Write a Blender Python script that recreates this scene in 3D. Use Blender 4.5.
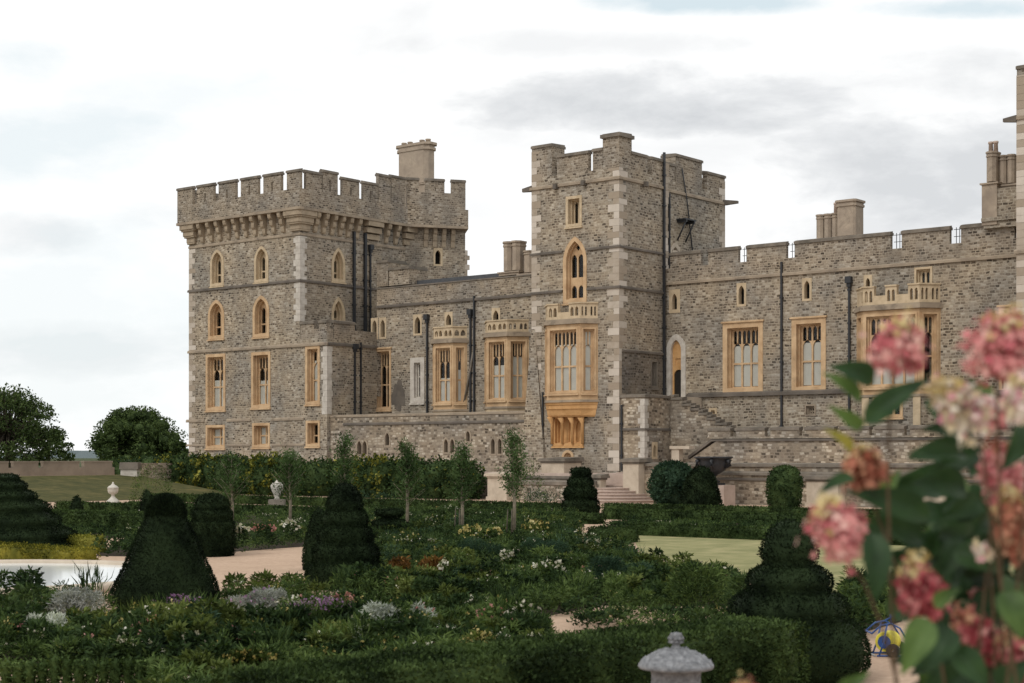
import bpy, bmesh, math, random
import numpy as np
from mathutils import Vector, Matrix
from mathutils.geometry import delaunay_2d_cdt

R = math.radians
random.seed(7)
for _o in list(bpy.data.objects):
    bpy.data.objects.remove(_o)
scene = bpy.context.scene
COL = scene.collection

# ------------------------------------------------------------------ camera
F = 1585.0          # focal length in pixels of the 1024 px wide picture
HZ = 455.0          # row of the horizon
CH = 3.1            # eye height above the garden
cam_data = bpy.data.cameras.new('camera')
cam = bpy.data.objects.new('camera', cam_data)
COL.objects.link(cam)
cam.location = (0, 0, CH)
cam.rotation_euler = (R(90), 0, 0)
cam_data.sensor_width = 36.0
cam_data.lens = F / 1024 * 36.0
cam_data.shift_y = (HZ - 341.5) / 1024
cam_data.clip_start = 0.1
cam_data.clip_end = 12000
cam_data.dof.use_dof = True
cam_data.dof.focus_distance = 100.0
cam_data.dof.aperture_fstop = 3.1
scene.camera = cam

# ------------------------------------------------------------------ sky: Nishita under a broken overcast
SUN_EL, SUN_AZ = R(46), R(222)      # azimuth clockwise from +Y: behind the camera, to the left
world = bpy.data.worlds.new('World')
scene.world = world
world.use_nodes = True
wn, wl = world.node_tree.nodes, world.node_tree.links
wn.clear()
w_out = wn.new('ShaderNodeOutputWorld')
w_bg = wn.new('ShaderNodeBackground')
w_bg.inputs['Strength'].default_value = 0.10
w_sky = wn.new('ShaderNodeTexSky')
w_sky.sky_type = 'NISHITA'
w_sky.sun_disc = False
w_sky.sun_elevation = SUN_EL
w_sky.sun_rotation = SUN_AZ
w_sky.dust_density = 2.0
w_tc = wn.new('ShaderNodeTexCoord')


def wnode(kind, **kw):
    n = wn.new(kind)
    for k, v in kw.items():
        if k.startswith('i_'):
            n.inputs[int(k[2:])].default_value = v
        else:
            setattr(n, k, v)
    return n


def wmath(op, a, b=None, clamp=False):
    n = wn.new('ShaderNodeMath')
    n.operation = op
    n.use_clamp = clamp
    for i, s in enumerate((a, b)):
        if s is None:
            continue
        if isinstance(s, (int, float)):
            n.inputs[i].default_value = s
        else:
            wl.new(s, n.inputs[i])
    return n.outputs[0]


w_map = wnode('ShaderNodeMapping')
w_map.inputs['Scale'].default_value = (1.0, 1.0, 2.6)
wl.new(w_tc.outputs['Generated'], w_map.inputs['Vector'])
n1 = wnode('ShaderNodeTexNoise')
n1.inputs['Scale'].default_value = 4.2
n1.inputs['Detail'].default_value = 7
n1.inputs['Roughness'].default_value = 0.56
n1.inputs['Distortion'].default_value = 0.25
wl.new(w_map.outputs[0], n1.inputs['Vector'])
n2 = wnode('ShaderNodeTexNoise')
n2.inputs['Scale'].default_value = 9.0
n2.inputs['Detail'].default_value = 8
n2.inputs['Roughness'].default_value = 0.6
n2.inputs['Distortion'].default_value = 0.15
wl.new(w_map.outputs[0], n2.inputs['Vector'])


def w_patch(px, py, rx, ry, power=1.0):
    """a soft bank of cloud round a direction of the sky (0..1), broken up by noise"""
    sep = w_patch.sep
    az0 = (px - 512) / F
    el0 = (HZ - py) / F
    az = wmath('DIVIDE', sep.outputs[0], sep.outputs[1])
    el = wmath('DIVIDE', sep.outputs[2], sep.outputs[1])
    dx = wmath('DIVIDE', wmath('SUBTRACT', az, az0), rx / F)
    dy = wmath('DIVIDE', wmath('SUBTRACT', el, el0), ry / F)
    d2 = wmath('ADD', wmath('MULTIPLY', dx, dx), wmath('MULTIPLY', dy, dy))
    d2 = wmath('ADD', d2, wmath('MULTIPLY', wmath('SUBTRACT', n2.outputs[0], 0.5), 3.4))
    g = wmath('SUBTRACT', 1.0, d2, True)
    front = wmath('GREATER_THAN', sep.outputs[1], 0.05)
    return wmath('MULTIPLY', wmath('MULTIPLY', g, front), power)


w_patch.sep = wnode('ShaderNodeSeparateXYZ')
wl.new(w_tc.outputs['Generated'], w_patch.sep.inputs[0])
grey = w_patch(665, 100, 215, 40, 0.62)
for p in ((950, 165, 190, 75, 0.62), (1000, 75, 170, 40, 0.30), (900, 232, 170, 30, 0.35),
          (20, 235, 70, 26, 0.25), (60, 350, 190, 30, 0.2), (560, 45, 200, 18, 0.22), (330, 210, 220, 30, 0.12)):
    grey = wmath('MAXIMUM', grey, w_patch(*p))
grey = wmath('ADD', grey, wmath('MULTIPLY', wmath('SUBTRACT', n1.outputs[0], 0.56, True), 1.6), True)
ramp = wnode('ShaderNodeValToRGB')
cr = ramp.color_ramp
cr.elements[0].position = 0.0
cr.elements[0].color = (10.6, 10.65, 10.65, 1)
cr.elements[1].position = 1.0
cr.elements[1].color = (5.4, 5.65, 5.95, 1)
e = cr.elements.new(0.35)
e.color = (8.3, 8.45, 8.6, 1)
wl.new(grey, ramp.inputs[0])
# gaps where the blue shows through the cloud
gap = w_patch(60, 150, 190, 50, 0.5)
for p in ((720, 0, 150, 16, 0.9), (950, 8, 130, 14, 0.8), (30, 60, 60, 30, 0.5), (60, 345, 130, 24, 0.4), (40, 330, 330, 130, 0.32), (200, 90, 160, 30, 0.3)):
    gap = wmath('MAXIMUM', gap, w_patch(*p))
w_blue = wnode('ShaderNodeMix', data_type='RGBA')
w_blue.inputs[0].default_value = 0.72
wl.new(w_sky.outputs[0], w_blue.inputs[6])
w_blue.inputs[7].default_value = (8.3, 9.6, 9.9, 1)      # thin veil in front of the blue
w_mix = wnode('ShaderNodeMix', data_type='RGBA')
wl.new(gap, w_mix.inputs[0])
wl.new(ramp.outputs[0], w_mix.inputs[6])
wl.new(w_blue.outputs[2], w_mix.inputs[7])
wl.new(w_mix.outputs[2], w_bg.inputs['Color'])
wl.new(w_bg.outputs[0], w_out.inputs['Surface'])

# ------------------------------------------------------------------ veiled sun
sun_data = bpy.data.lights.new('sun', 'SUN')
sun_data.energy = 1.1
sun_data.angle = R(16)
sun_data.color = (1.0, 0.95, 0.87)
sun = bpy.data.objects.new('sun', sun_data)
COL.objects.link(sun)
sd = Vector((math.sin(SUN_AZ) * math.cos(SUN_EL), math.cos(SUN_AZ) * math.cos(SUN_EL), math.sin(SUN_EL)))
sun.rotation_euler = sd.to_track_quat('Z', 'Y').to_euler()
sun.location = sd * 200

vs = scene.view_settings
vs.view_transform = 'Standard'
vs.look = 'None'
vs.exposure = 0.0
vs.gamma = 1.0
vs.use_curve_mapping = False
scene.cycles.max_bounces = 6
scene.cycles.diffuse_bounces = 3
scene.cycles.transparent_max_bounces = 8
scene.cycles.use_denoising = True
scene.cycles.caustics_reflective = False
scene.cycles.caustics_refractive = False


# ------------------------------------------------------------------ materials
class NT:
    def __init__(s, name):
        s.m = bpy.data.materials.new(name)
        s.m.use_nodes = True
        s.n, s.l = s.m.node_tree.nodes, s.m.node_tree.links
        s.bsdf = s.n['Principled BSDF']
        s.out = s.n['Material Output']

    def node(s, kind, **kw):
        n = s.n.new(kind)
        for k, v in kw.items():
            setattr(n, k, v)
        return n

    def link(s, a, b):
        s.l.new(a, b)

    def ramp(s, fac, stops):
        r = s.node('ShaderNodeValToRGB')
        while len(r.color_ramp.elements) < len(stops):
            r.color_ramp.elements.new(0.5)
        for e, (p, c) in zip(r.color_ramp.elements, stops):
            e.position = p
            e.color = (*c, 1)
        if fac is not None:
            s.link(fac, r.inputs[0])
        return r.outputs[0]

    def noise(s, vec, scale, detail=4, rough=0.55, dist=0.0):
        n = s.node('ShaderNodeTexNoise')
        n.inputs['Scale'].default_value = scale
        n.inputs['Detail'].default_value = detail
        n.inputs['Roughness'].default_value = rough
        n.inputs['Distortion'].default_value = dist
        if vec is not None:
            s.link(vec, n.inputs['Vector'])
        return n

    def mix(s, fac, a, b, blend='MIX'):
        n = s.node('ShaderNodeMix', data_type='RGBA', blend_type=blend)
        for i, v in ((0, fac), (6, a), (7, b)):
            if isinstance(v, (int, float)):
                n.inputs[i].default_value = v
            elif isinstance(v, tuple):
                n.inputs[i].default_value = (*v, 1)
            else:
                s.link(v, n.inputs[i])
        return n.outputs[2]

    def math(s, op, a, b=None, clamp=False):
        n = s.node('ShaderNodeMath', operation=op, use_clamp=clamp)
        for i, v in ((0, a), (1, b)):
            if v is None:
                continue
            if isinstance(v, (int, float)):
                n.inputs[i].default_value = v
            else:
                s.link(v, n.inputs[i])
        return n.outputs[0]

    def bump(s, h, strength=0.4, dist=0.05):
        b = s.node('ShaderNodeBump')
        b.inputs['Strength'].default_value = strength
        b.inputs['Distance'].default_value = dist
        s.link(h, b.inputs['Height'])
        s.link(b.outputs[0], s.bsdf.inputs['Normal'])

    def color(s, c):
        s.link(c, s.bsdf.inputs['Base Color'])

    def set(s, rough=0.8, spec=0.3, metal=0.0):
        s.bsdf.inputs['Roughness'].default_value = rough
        s.bsdf.inputs['Specular IOR Level'].default_value = spec
        s.bsdf.inputs['Metallic'].default_value = metal


def uvvec(t):
    return t.node('ShaderNodeUVMap').outputs[0]


def objvec(t):
    return t.node('ShaderNodeNewGeometry').outputs['Position']


def rubble(name, stops, mortar, bw=0.40, rh=0.215, stain=0.28, tint=(0.175, 0.155, 0.13), coursed=False, patch=0.5):
    """heath stone walling: every stone its own tone, pale joints, weather stains"""
    t = NT(name)
    uv = uvvec(t)
    wob = t.noise(uv, 1.4, 3)
    wv = t.node('ShaderNodeVectorMath', operation='MULTIPLY_ADD')
    t.link(wob.outputs['Color'], wv.inputs[0])
    wv.inputs[1].default_value = (0.38, 0.24, 0)
    t.link(uv, wv.inputs[2])
    if coursed:
        b = t.node('ShaderNodeTexBrick', offset=0.46, squash=0.72, squash_frequency=3)
        b.inputs['Scale'].default_value = 1.0
        b.inputs['Brick Width'].default_value = bw
        b.inputs['Row Height'].default_value = rh
        b.inputs['Mortar Size'].default_value = 0.028
        b.inputs['Mortar Smooth'].default_value = 0.3
        b.inputs['Color1'].default_value = (0, 0, 0, 1)
        b.inputs['Color2'].default_value = (1, 1, 1, 1)
        b.inputs['Mortar'].default_value = (0.5, 0.5, 0.5, 1)
        t.link(wv.outputs[0], b.inputs['Vector'])
        tone, joint = b.outputs['Color'], b.outputs['Fac']
    else:
        mp = t.node('ShaderNodeMapping')
        mp.inputs['Scale'].default_value = (0.82 / bw, 0.86 / rh, 1)
        t.link(wv.outputs[0], mp.inputs[0])
        v1 = t.node('ShaderNodeTexVoronoi', voronoi_dimensions='2D')
        v1.inputs['Randomness'].default_value = 0.6
        v1.inputs['Scale'].default_value = 1.0
        t.link(mp.outputs[0], v1.inputs['Vector'])
        v2 = t.node('ShaderNodeTexVoronoi', voronoi_dimensions='2D', feature='DISTANCE_TO_EDGE')
        v2.inputs['Randomness'].default_value = 0.6
        v2.inputs['Scale'].default_value = 1.0
        t.link(mp.outputs[0], v2.inputs['Vector'])
        sc = t.node('ShaderNodeSeparateColor')
        t.link(v1.outputs['Color'], sc.inputs[0])
        tone = sc.outputs[0]
        joint = t.math('SUBTRACT', 1.0, t.math('MULTIPLY', v2.outputs['Distance'], 7.5, True), True)
    fine = t.noise(uv, 9.0, 5, 0.65)
    f = t.math('ADD', tone, t.math('MULTIPLY', t.math('SUBTRACT', fine.outputs[0], 0.5), 0.4), True)
    mid = t.noise(uv, 0.75, 4, 0.6, 0.3)
    f = t.math('ADD', f, t.math('MULTIPLY', t.math('SUBTRACT', mid.outputs[0], 0.5), patch), True)
    c = t.ramp(f, stops)
    jn = t.noise(uv, 2.2, 4, 0.6)
    jf = t.ramp(jn.outputs[0], [(0.35, (0.55, 0.55, 0.55)), (0.65, (1, 1, 1))])
    c = t.mix(t.math('MULTIPLY', t.math('MULTIPLY', joint, jf), 0.9), c, mortar)
    mp2 = t.node('ShaderNodeMapping')
    mp2.inputs['Scale'].default_value = (0.55, 0.16, 1)
    t.link(uv, mp2.inputs[0])
    st = t.noise(mp2.outputs[0], 1.0, 6, 0.62, 0.4)
    sf = t.ramp(st.outputs[0], [(0.42, (0, 0, 0)), (0.68, (1, 1, 1))])
    c = t.mix(t.math('MULTIPLY', sf, stain * 1.5, True), c, tint, 'MIX')
    big = t.noise(uv, 0.30, 4)
    warm = t.ramp(big.outputs[0], [(0.35, (0.82, 0.84, 0.87)), (0.65, (1.12, 1.06, 0.97))])
    c = t.mix(1.0, c, warm, 'MULTIPLY')
    t.color(c)
    t.set(0.92, 0.15)
    h = t.math('SUBTRACT', t.math('ADD', t.math('MULTIPLY', f, 0.5), fine.outputs[0]), joint)
    t.bump(h, 0.6, 0.06)
    return t.m


def ashlar(name, c0, c1, rough=0.85, scale=2.2, island=0.0, stain=(0.2, 0.16, 0.12), stain_f=0.35):
    t = NT(name)
    p = objvec(t)
    n = t.noise(p, scale, 6, 0.6)
    f = n.outputs[0]
    if island:
        g = t.node('ShaderNodeNewGeometry')
        f = t.math('ADD', t.math('MULTIPLY', f, 1 - island), t.math('MULTIPLY', g.outputs['Random Per Island'], island))
    c = t.ramp(f, [(0.3, c0), (0.7, c1)])
    s = t.noise(p, 0.9, 7, 0.7, 0.5)
    sf = t.ramp(s.outputs[0], [(0.52, (0, 0, 0)), (0.75, (1, 1, 1))])
    c = t.mix(t.math('MULTIPLY', sf, stain_f), c, stain)
    t.color(c)
    t.set(rough, 0.2)
    fn = t.noise(p, 14, 4)
    t.bump(fn.outputs[0], 0.3, 0.02)
    return t.m


M = {}
ST = [(0.03, (0.085, 0.069, 0.054)), (0.16, (0.190, 0.153, 0.117)), (0.45, (0.278, 0.231, 0.179)),
      (0.75, (0.362, 0.308, 0.243)), (0.98, (0.50, 0.448, 0.375))]
ST = [(p, (c[0] * 0.97, c[1] * 0.98, c[2] * 0.985)) for p, c in ST]
M['wall'] = rubble('heath_stone', ST, (0.47, 0.42, 0.345), bw=0.34, rh=0.18, patch=0.55, coursed=True)
ST2 = [(p, (c[0] * 0.62, c[1] * 0.62, c[2] * 0.64)) for p, c in ST]
M['wall_dark'] = rubble('weathered_heath_stone', ST2, (0.26, 0.23, 0.195), stain=0.45, bw=0.34, rh=0.18, patch=0.45, coursed=True)
ST3 = [(p, tuple(min(0.6, x * 1.12) for x in c)) for p, c in ST]
M['wall_pale'] = rubble('terrace_stone', ST3, (0.32, 0.27, 0.215), bw=0.36, rh=0.20, stain=0.26, coursed=True)
M['parapet'] = rubble('parapet_stone', [(p, (c[0] * 0.92, c[1] * 0.92, c[2] * 0.93)) for p, c in ST], (0.45, 0.395, 0.325), bw=0.32, rh=0.17, stain=0.4, patch=0.5, coursed=True)
M['buff'] = ashlar('buff_limestone', (0.43, 0.28, 0.158), (0.64, 0.465, 0.285), scale=1.2, stain=(0.22, 0.16, 0.105), stain_f=0.55)
M['buffpale'] = ashlar('pale_buff_limestone', (0.44, 0.345, 0.225), (0.60, 0.48, 0.33), stain_f=0.35)
M['orange'] = ashlar('orange_limestone', (0.48, 0.265, 0.105), (0.66, 0.40, 0.185), stain_f=0.15)
M['white'] = ashlar('white_limestone', (0.42, 0.38, 0.33), (0.62, 0.58, 0.52), stain_f=0.3)
M['quoin'] = ashlar('quoin_stone', (0.34, 0.28, 0.215), (0.56, 0.50, 0.43), island=0.7, stain_f=0.25)
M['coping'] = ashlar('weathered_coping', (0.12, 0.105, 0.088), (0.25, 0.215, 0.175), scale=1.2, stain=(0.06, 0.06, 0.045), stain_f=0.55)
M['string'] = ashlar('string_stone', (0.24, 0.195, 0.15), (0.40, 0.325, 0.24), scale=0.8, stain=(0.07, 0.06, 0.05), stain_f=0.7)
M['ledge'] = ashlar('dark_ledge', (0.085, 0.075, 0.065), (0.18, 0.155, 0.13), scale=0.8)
M['corbel'] = ashlar('corbel_stone', (0.27, 0.215, 0.155), (0.42, 0.34, 0.245), stain_f=0.4)
M['chimney'] = ashlar('chimney_stone', (0.27, 0.22, 0.175), (0.45, 0.37, 0.285), scale=0.9, stain=(0.09, 0.075, 0.065), stain_f=0.6)
M['pier'] = ashlar('pier_limestone', (0.43, 0.36, 0.28), (0.58, 0.50, 0.40), scale=1.4, stain_f=0.4)
M['pink'] = ashlar('pink_stone', (0.43, 0.335, 0.28), (0.55, 0.44, 0.375), scale=1.5, stain_f=0.3)
M['brownwall'] = ashlar('brown_parapet_stone', (0.19, 0.155, 0.12), (0.32, 0.265, 0.205), scale=0.6, stain_f=0.5)


def plain(name, c, rough=0.6, spec=0.3, metal=0.0, var=0.25, scale=6):
    t = NT(name)
    n = t.noise(objvec(t), scale, 5)
    t.color(t.ramp(n.outputs[0], [(0.3, tuple(x * (1 - var) for x in c)), (0.7, tuple(min(1, x * (1 + var)) for x in c))]))
    t.set(rough, spec, metal)
    return t.m


M['lead'] = plain('lead', (0.028, 0.030, 0.034), 0.55, 0.4)
M['roof'] = plain('lead_roof', (0.075, 0.078, 0.085), 0.6)
M['dark'] = plain('unlit_room_black', (0.012, 0.011, 0.010), 0.9, 0.05)  # near-black colour stands in for the shade inside openings
M['door'] = plain('dark_oak', (0.022, 0.018, 0.015), 0.6)
M['blind'] = plain('linen_blind', (0.86, 0.82, 0.74), 0.9, 0.1, var=0.06, scale=1.5)
M['bronze'] = plain('dark_bronze', (0.030, 0.032, 0.037), 0.5, 0.5, var=0.5, scale=3)
M['urnwhite'] = plain('white_marble', (0.50, 0.475, 0.42), 0.7, 0.3, var=0.12)
_t = NT('window_glass')
_g = _t.node('ShaderNodeBsdfGlossy')
_g.inputs['Roughness'].default_value = 0.05
_gn = _t.noise(objvec(_t), 1.7, 3)
_gb = _t.node('ShaderNodeBump')
_gb.inputs['Strength'].default_value = 0.25
_gb.inputs['Distance'].default_value = 0.1
_t.link(_gn.outputs[0], _gb.inputs['Height'])
_t.link(_gb.outputs[0], _g.inputs['Normal'])
_tr = _t.node('ShaderNodeBsdfTransparent')
_tr.inputs['Color'].default_value = (0.92, 0.94, 0.93, 1)
_mx = _t.node('ShaderNodeMixShader')
_fr = _t.node('ShaderNodeFresnel')
_fr.inputs['IOR'].default_value = 1.5
_t.link(_t.math('MULTIPLY', _fr.outputs[0], 0.7), _mx.inputs[0])
_t.link(_tr.outputs[0], _mx.inputs[1])
_t.link(_g.outputs[0], _mx.inputs[2])
_t.link(_mx.outputs[0], _t.out.inputs['Surface'])
M['glass'] = _t.m

# ------------------------------------------------------------------ plan of the castle: u runs along the east front (to the right and
# towards the eye), v into the building; the near corner of the middle tower is u = v = 0
CX, CY = 7.43, 110.0
UX, UY = 0.778, -0.628
VX, VY = 0.628, 0.778


def W(u, v, z=0.0):
    return (CX + u * UX + v * VX, CY + u * UY + v * VY, z)


class Pl:
    """a vertical plane of the plan, passing (ou, ov) in direction (du, dv); outward normal (dv, -du)"""

    def __init__(s, ou, ov, du, dv):
        L = math.hypot(du, dv)
        s.ou, s.ov, s.du, s.dv = ou, ov, du / L, dv / L

    def pt(s, a, z, d=0.0):
        return W(s.ou + a * s.du + d * s.dv, s.ov + a * s.dv - d * s.du, z)

    def a(s, px):
        t = (px - 512) / F
        x0, y0, _ = s.pt(0, 0)
        x1, y1, _ = s.pt(1, 0)
        return -(x0 - t * y0) / ((x1 - x0) - t * (y1 - y0))

    def z(s, py, a):
        return CH + (HZ - py) / F * s.pt(a, 0)[1]

    def rect(s, x0, x1, y0, y1):
        a0, a1 = s.a(x0), s.a(x1)
        am = 0.5 * (a0 + a1)
        return a0, a1, s.z(y1, am), s.z(y0, am)


def front(v):
    return Pl(0, v, 1, 0)


def side(u):
    return Pl(u, 0, 0, 1)


# ------------------------------------------------------------------ objects
ORG = {}


def tag(o, label=None, cat=None, group=None, kind=None):
    if label:
        o['label'] = label
    if cat:
        o['category'] = cat
    if group:
        o['group'] = group
    if kind:
        o['kind'] = kind
    return o


def empty(name, loc, label, cat, group=None):
    o = bpy.data.objects.new(name, None)
    COL.objects.link(o)
    o.location = loc
    o.empty_display_size = 0.3
    ORG[o.name] = Vector(loc)
    return tag(o, label, cat, group)


def copy_tree(o, parent=None):
    c = o.copy()
    COL.objects.link(c)
    if parent is not None:
        c.parent = parent
    for ch in list(o.children):
        copy_tree(ch, c)
    return c


class MB:
    """collects faces in world space, links them as ONE mesh object"""

    def __init__(s):
        s.v, s.f, s.mi, s.sm = [], [], [], []

    def face(s, pts, m=0, smooth=False):
        i = len(s.v)
        s.v.extend(tuple(p) for p in pts)
        s.f.append(tuple(range(i, i + len(pts))))
        s.mi.append(m)
        s.sm.append(smooth)

    def hexa(s, p, m=0):
        """8 corners: bottom ring then top ring, counter-clockwise seen from above"""
        i = len(s.v)
        s.v.extend(tuple(q) for q in p)
        for q in ((3, 2, 1, 0), (4, 5, 6, 7), (0, 1, 5, 4), (1, 2, 6, 5), (2, 3, 7, 6), (3, 0, 4, 7)):
            s.f.append(tuple(i + k for k in q))
            s.mi.append(m)
            s.sm.append(False)

    def box(s, pl, a0, a1, z0, z1, d0, d1, m=0, tz=0.0):
        """box on a plane: d0 = outer face, d1 = inner face; tz drops the outer top edge (weathered coping)"""
        s.hexa([pl.pt(a0, z0, d0), pl.pt(a1, z0, d0), pl.pt(a1, z0, d1), pl.pt(a0, z0, d1),
                pl.pt(a0, z1 - tz, d0), pl.pt(a1, z1 - tz, d0), pl.pt(a1, z1, d1), pl.pt(a0, z1, d1)], m)

    def prism(s, poly, z0, z1, m=0, top=True, bottom=True):
        """poly: plan points (u, v), counter-clockwise seen from above"""
        n = len(poly)
        for i in range(n):
            p, q = poly[i], poly[(i + 1) % n]
            s.face([W(*p, z0), W(*q, z0), W(*q, z1), W(*p, z1)], m)
        if top:
            s.face([W(*p, z1) for p in poly], m)
        if bottom:
            s.face([W(*p, z0) for p in reversed(poly)], m)

    def plate(s, pl, outer, holes, d0, d1=None, m=0, rim=True, hole_rim=True):
        """flat piece on a plane with openings; d0 = front, d1 = back"""
        loops = [outer] + list(holes)
        pts, edges = [], []
        for lp in loops:
            b = len(pts)
            pts += [Vector(p) for p in lp]
            edges += [(b + i, b + (i + 1) % len(lp)) for i in range(len(lp))]
        vs_, _, fs, *_r = delaunay_2d_cdt(pts, edges, [], 0, 1e-5)

        def inside(p, poly):
            c = False
            j = len(poly) - 1
            for i in range(len(poly)):
                (xi, yi), (xj, yj) = poly[i], poly[j]
                if (yi > p[1]) != (yj > p[1]) and p[0] < (xj - xi) * (p[1] - yi) / (yj - yi) + xi:
                    c = not c
                j = i
            return c
        for f in fs:
            c = sum((vs_[k] for k in f), Vector((0, 0))) / len(f)
            if not inside(c, outer) or any(inside(c, h) for h in holes):
                continue
            a, b, cc = (vs_[k] for k in f[:3])
            if (b - a).cross(cc - a) < 0:
                f = list(reversed(f))
            s.face([pl.pt(vs_[k].x, vs_[k].y, d0) for k in f], m)
            if d1 is not None:
                s.face([pl.pt(vs_[k].x, vs_[k].y, d1) for k in reversed(f)], m)
        if d1 is None:
            return
        todo = ([outer] if rim else []) + (list(holes) if hole_rim else [])
        for lp in todo:
            for i in range(len(lp)):
                p, q = lp[i], lp[(i + 1) % len(lp)]
                quad = [pl.pt(*p, d0), pl.pt(*q, d0), pl.pt(*q, d1), pl.pt(*p, d1)]
                s.face(quad if lp is not outer else quad[::-1], m)

    def lathe(s, c, prof, n=20, m=0, smooth=True, sx=1.0):
        rings = []
        for r, z in prof:
            b = len(s.v)
            for k in range(n):
                a = 2 * math.pi * k / n
                s.v.append((c[0] + r * math.cos(a) * sx, c[1] + r * math.sin(a), c[2] + z))
            rings.append(b)
        for b0, b1 in zip(rings, rings[1:]):
            for k in range(n):
                k2 = (k + 1) % n
                s.f.append((b0 + k, b0 + k2, b1 + k2, b1 + k))
                s.mi.append(m)
                s.sm.append(smooth)
        s.f.append(tuple(rings[-1] + k for k in range(n)))
        s.f.append(tuple(rings[0] + k for k in reversed(range(n))))
        s.mi += [m, m]
        s.sm += [False, False]

    def tube(s, pts, radii, n=7, m=0):
        pts = [Vector(p) for p in pts]
        rings = []
        for i, p in enumerate(pts):
            d = (pts[min(i + 1, len(pts) - 1)] - pts[max(i - 1, 0)]).normalized()
            x = d.cross(Vector((0.31, 0.2, 0.93))).normalized()
            y = d.cross(x)
            b = len(s.v)
            r = radii[i] if isinstance(radii, (list, tuple)) else radii
            for k in range(n):
                a = 2 * math.pi * k / n
                s.v.append(tuple(p + x * (r * math.cos(a)) + y * (r * math.sin(a))))
            rings.append(b)
        for b0, b1 in zip(rings, rings[1:]):
            for k in range(n):
                k2 = (k + 1) % n
                s.f.append((b0 + k, b0 + k2, b1 + k2, b1 + k))
                s.mi.append(m)
                s.sm.append(True)
        s.f.append(tuple(rings[-1] + k for k in range(n)))
        s.f.append(tuple(rings[0] + k for k in reversed(range(n))))
        s.mi += [m, m]
        s.sm += [False, False]

    def build(s, name, mats, parent=None, org=None, label=None):
        if not isinstance(mats, (list, tuple)):
            mats = [mats]
        if parent is not None:
            org = ORG[parent.name]
        elif org is None:
            v = np.array(s.v)
            org = Vector(((v[:, 0].min() + v[:, 0].max()) / 2, (v[:, 1].min() + v[:, 1].max()) / 2, v[:, 2].min()))
        org = Vector(org)
        me = bpy.data.meshes.new(name)
        vv = np.array(s.v, dtype=np.float64) - np.array(org)
        me.from_pydata(vv.tolist(), [], s.f)
        me.polygons.foreach_set('material_index', s.mi)
        me.polygons.foreach_set('use_smooth', s.sm)
        for m in mats:
            me.materials.append(m)
        # wall coordinates in metres
        uvl = me.uv_layers.new(name='UVMap')
        V = np.array(s.v)
        uv = []
        for f in s.f:
            p = V[list(f)]
            nrm = np.cross(p[1] - p[0], p[2] - p[0])
            L = math.hypot(nrm[0], nrm[1])
            if L < 0.3 * abs(nrm[2]) or L < 1e-12:
                for q in p:
                    uv += [q[0], q[1]]
            else:
                tx, ty = -nrm[1] / L, nrm[0] / L
                for q in p:
                    uv += [q[0] * tx + q[1] * ty, q[2]]
        uvl.data.foreach_set('uv', uv)
        me.update()
        o = bpy.data.objects.new(name, me)
        COL.objects.link(o)
        if parent is not None:
            o.parent = parent
        else:
            o.location = org
        ORG[o.name] = org
        if label:
            o['label'] = label
        return o


def arch(a0, a1, z0, z1, h=None, n=7, inset=0.0):
    """pointed (or round, h = half the width) opening; inset moves the outline inwards"""
    w = a1 - a0
    h = max(h or 0.8 * w, w / 2)
    cx = (h * h - w * w / 4) / w
    r = w / 2 + cx - inset
    zs = z1 - h
    am = 0.5 * (a0 + a1)
    hi = math.sqrt(max(r * r - cx * cx, 1e-6))
    th = math.atan2(hi, -cx) if cx > 0 else math.pi / 2
    pts = [(a0 + inset, z0 + inset), (a1 - inset, z0 + inset)]
    right, left = [], []
    for i in range(n + 1):
        t = (math.pi - th) * i / n
        x, z = r * math.cos(t) - cx, r * math.sin(t)
        right.append((am + x, zs + z))
        left.append((am - x, zs + z))
    return pts + right + left[::-1][1:]


def rectp(a0, a1, z0, z1):
    return [(a0, z0), (a1, z0), (a1, z1), (a0, z1)]


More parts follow.
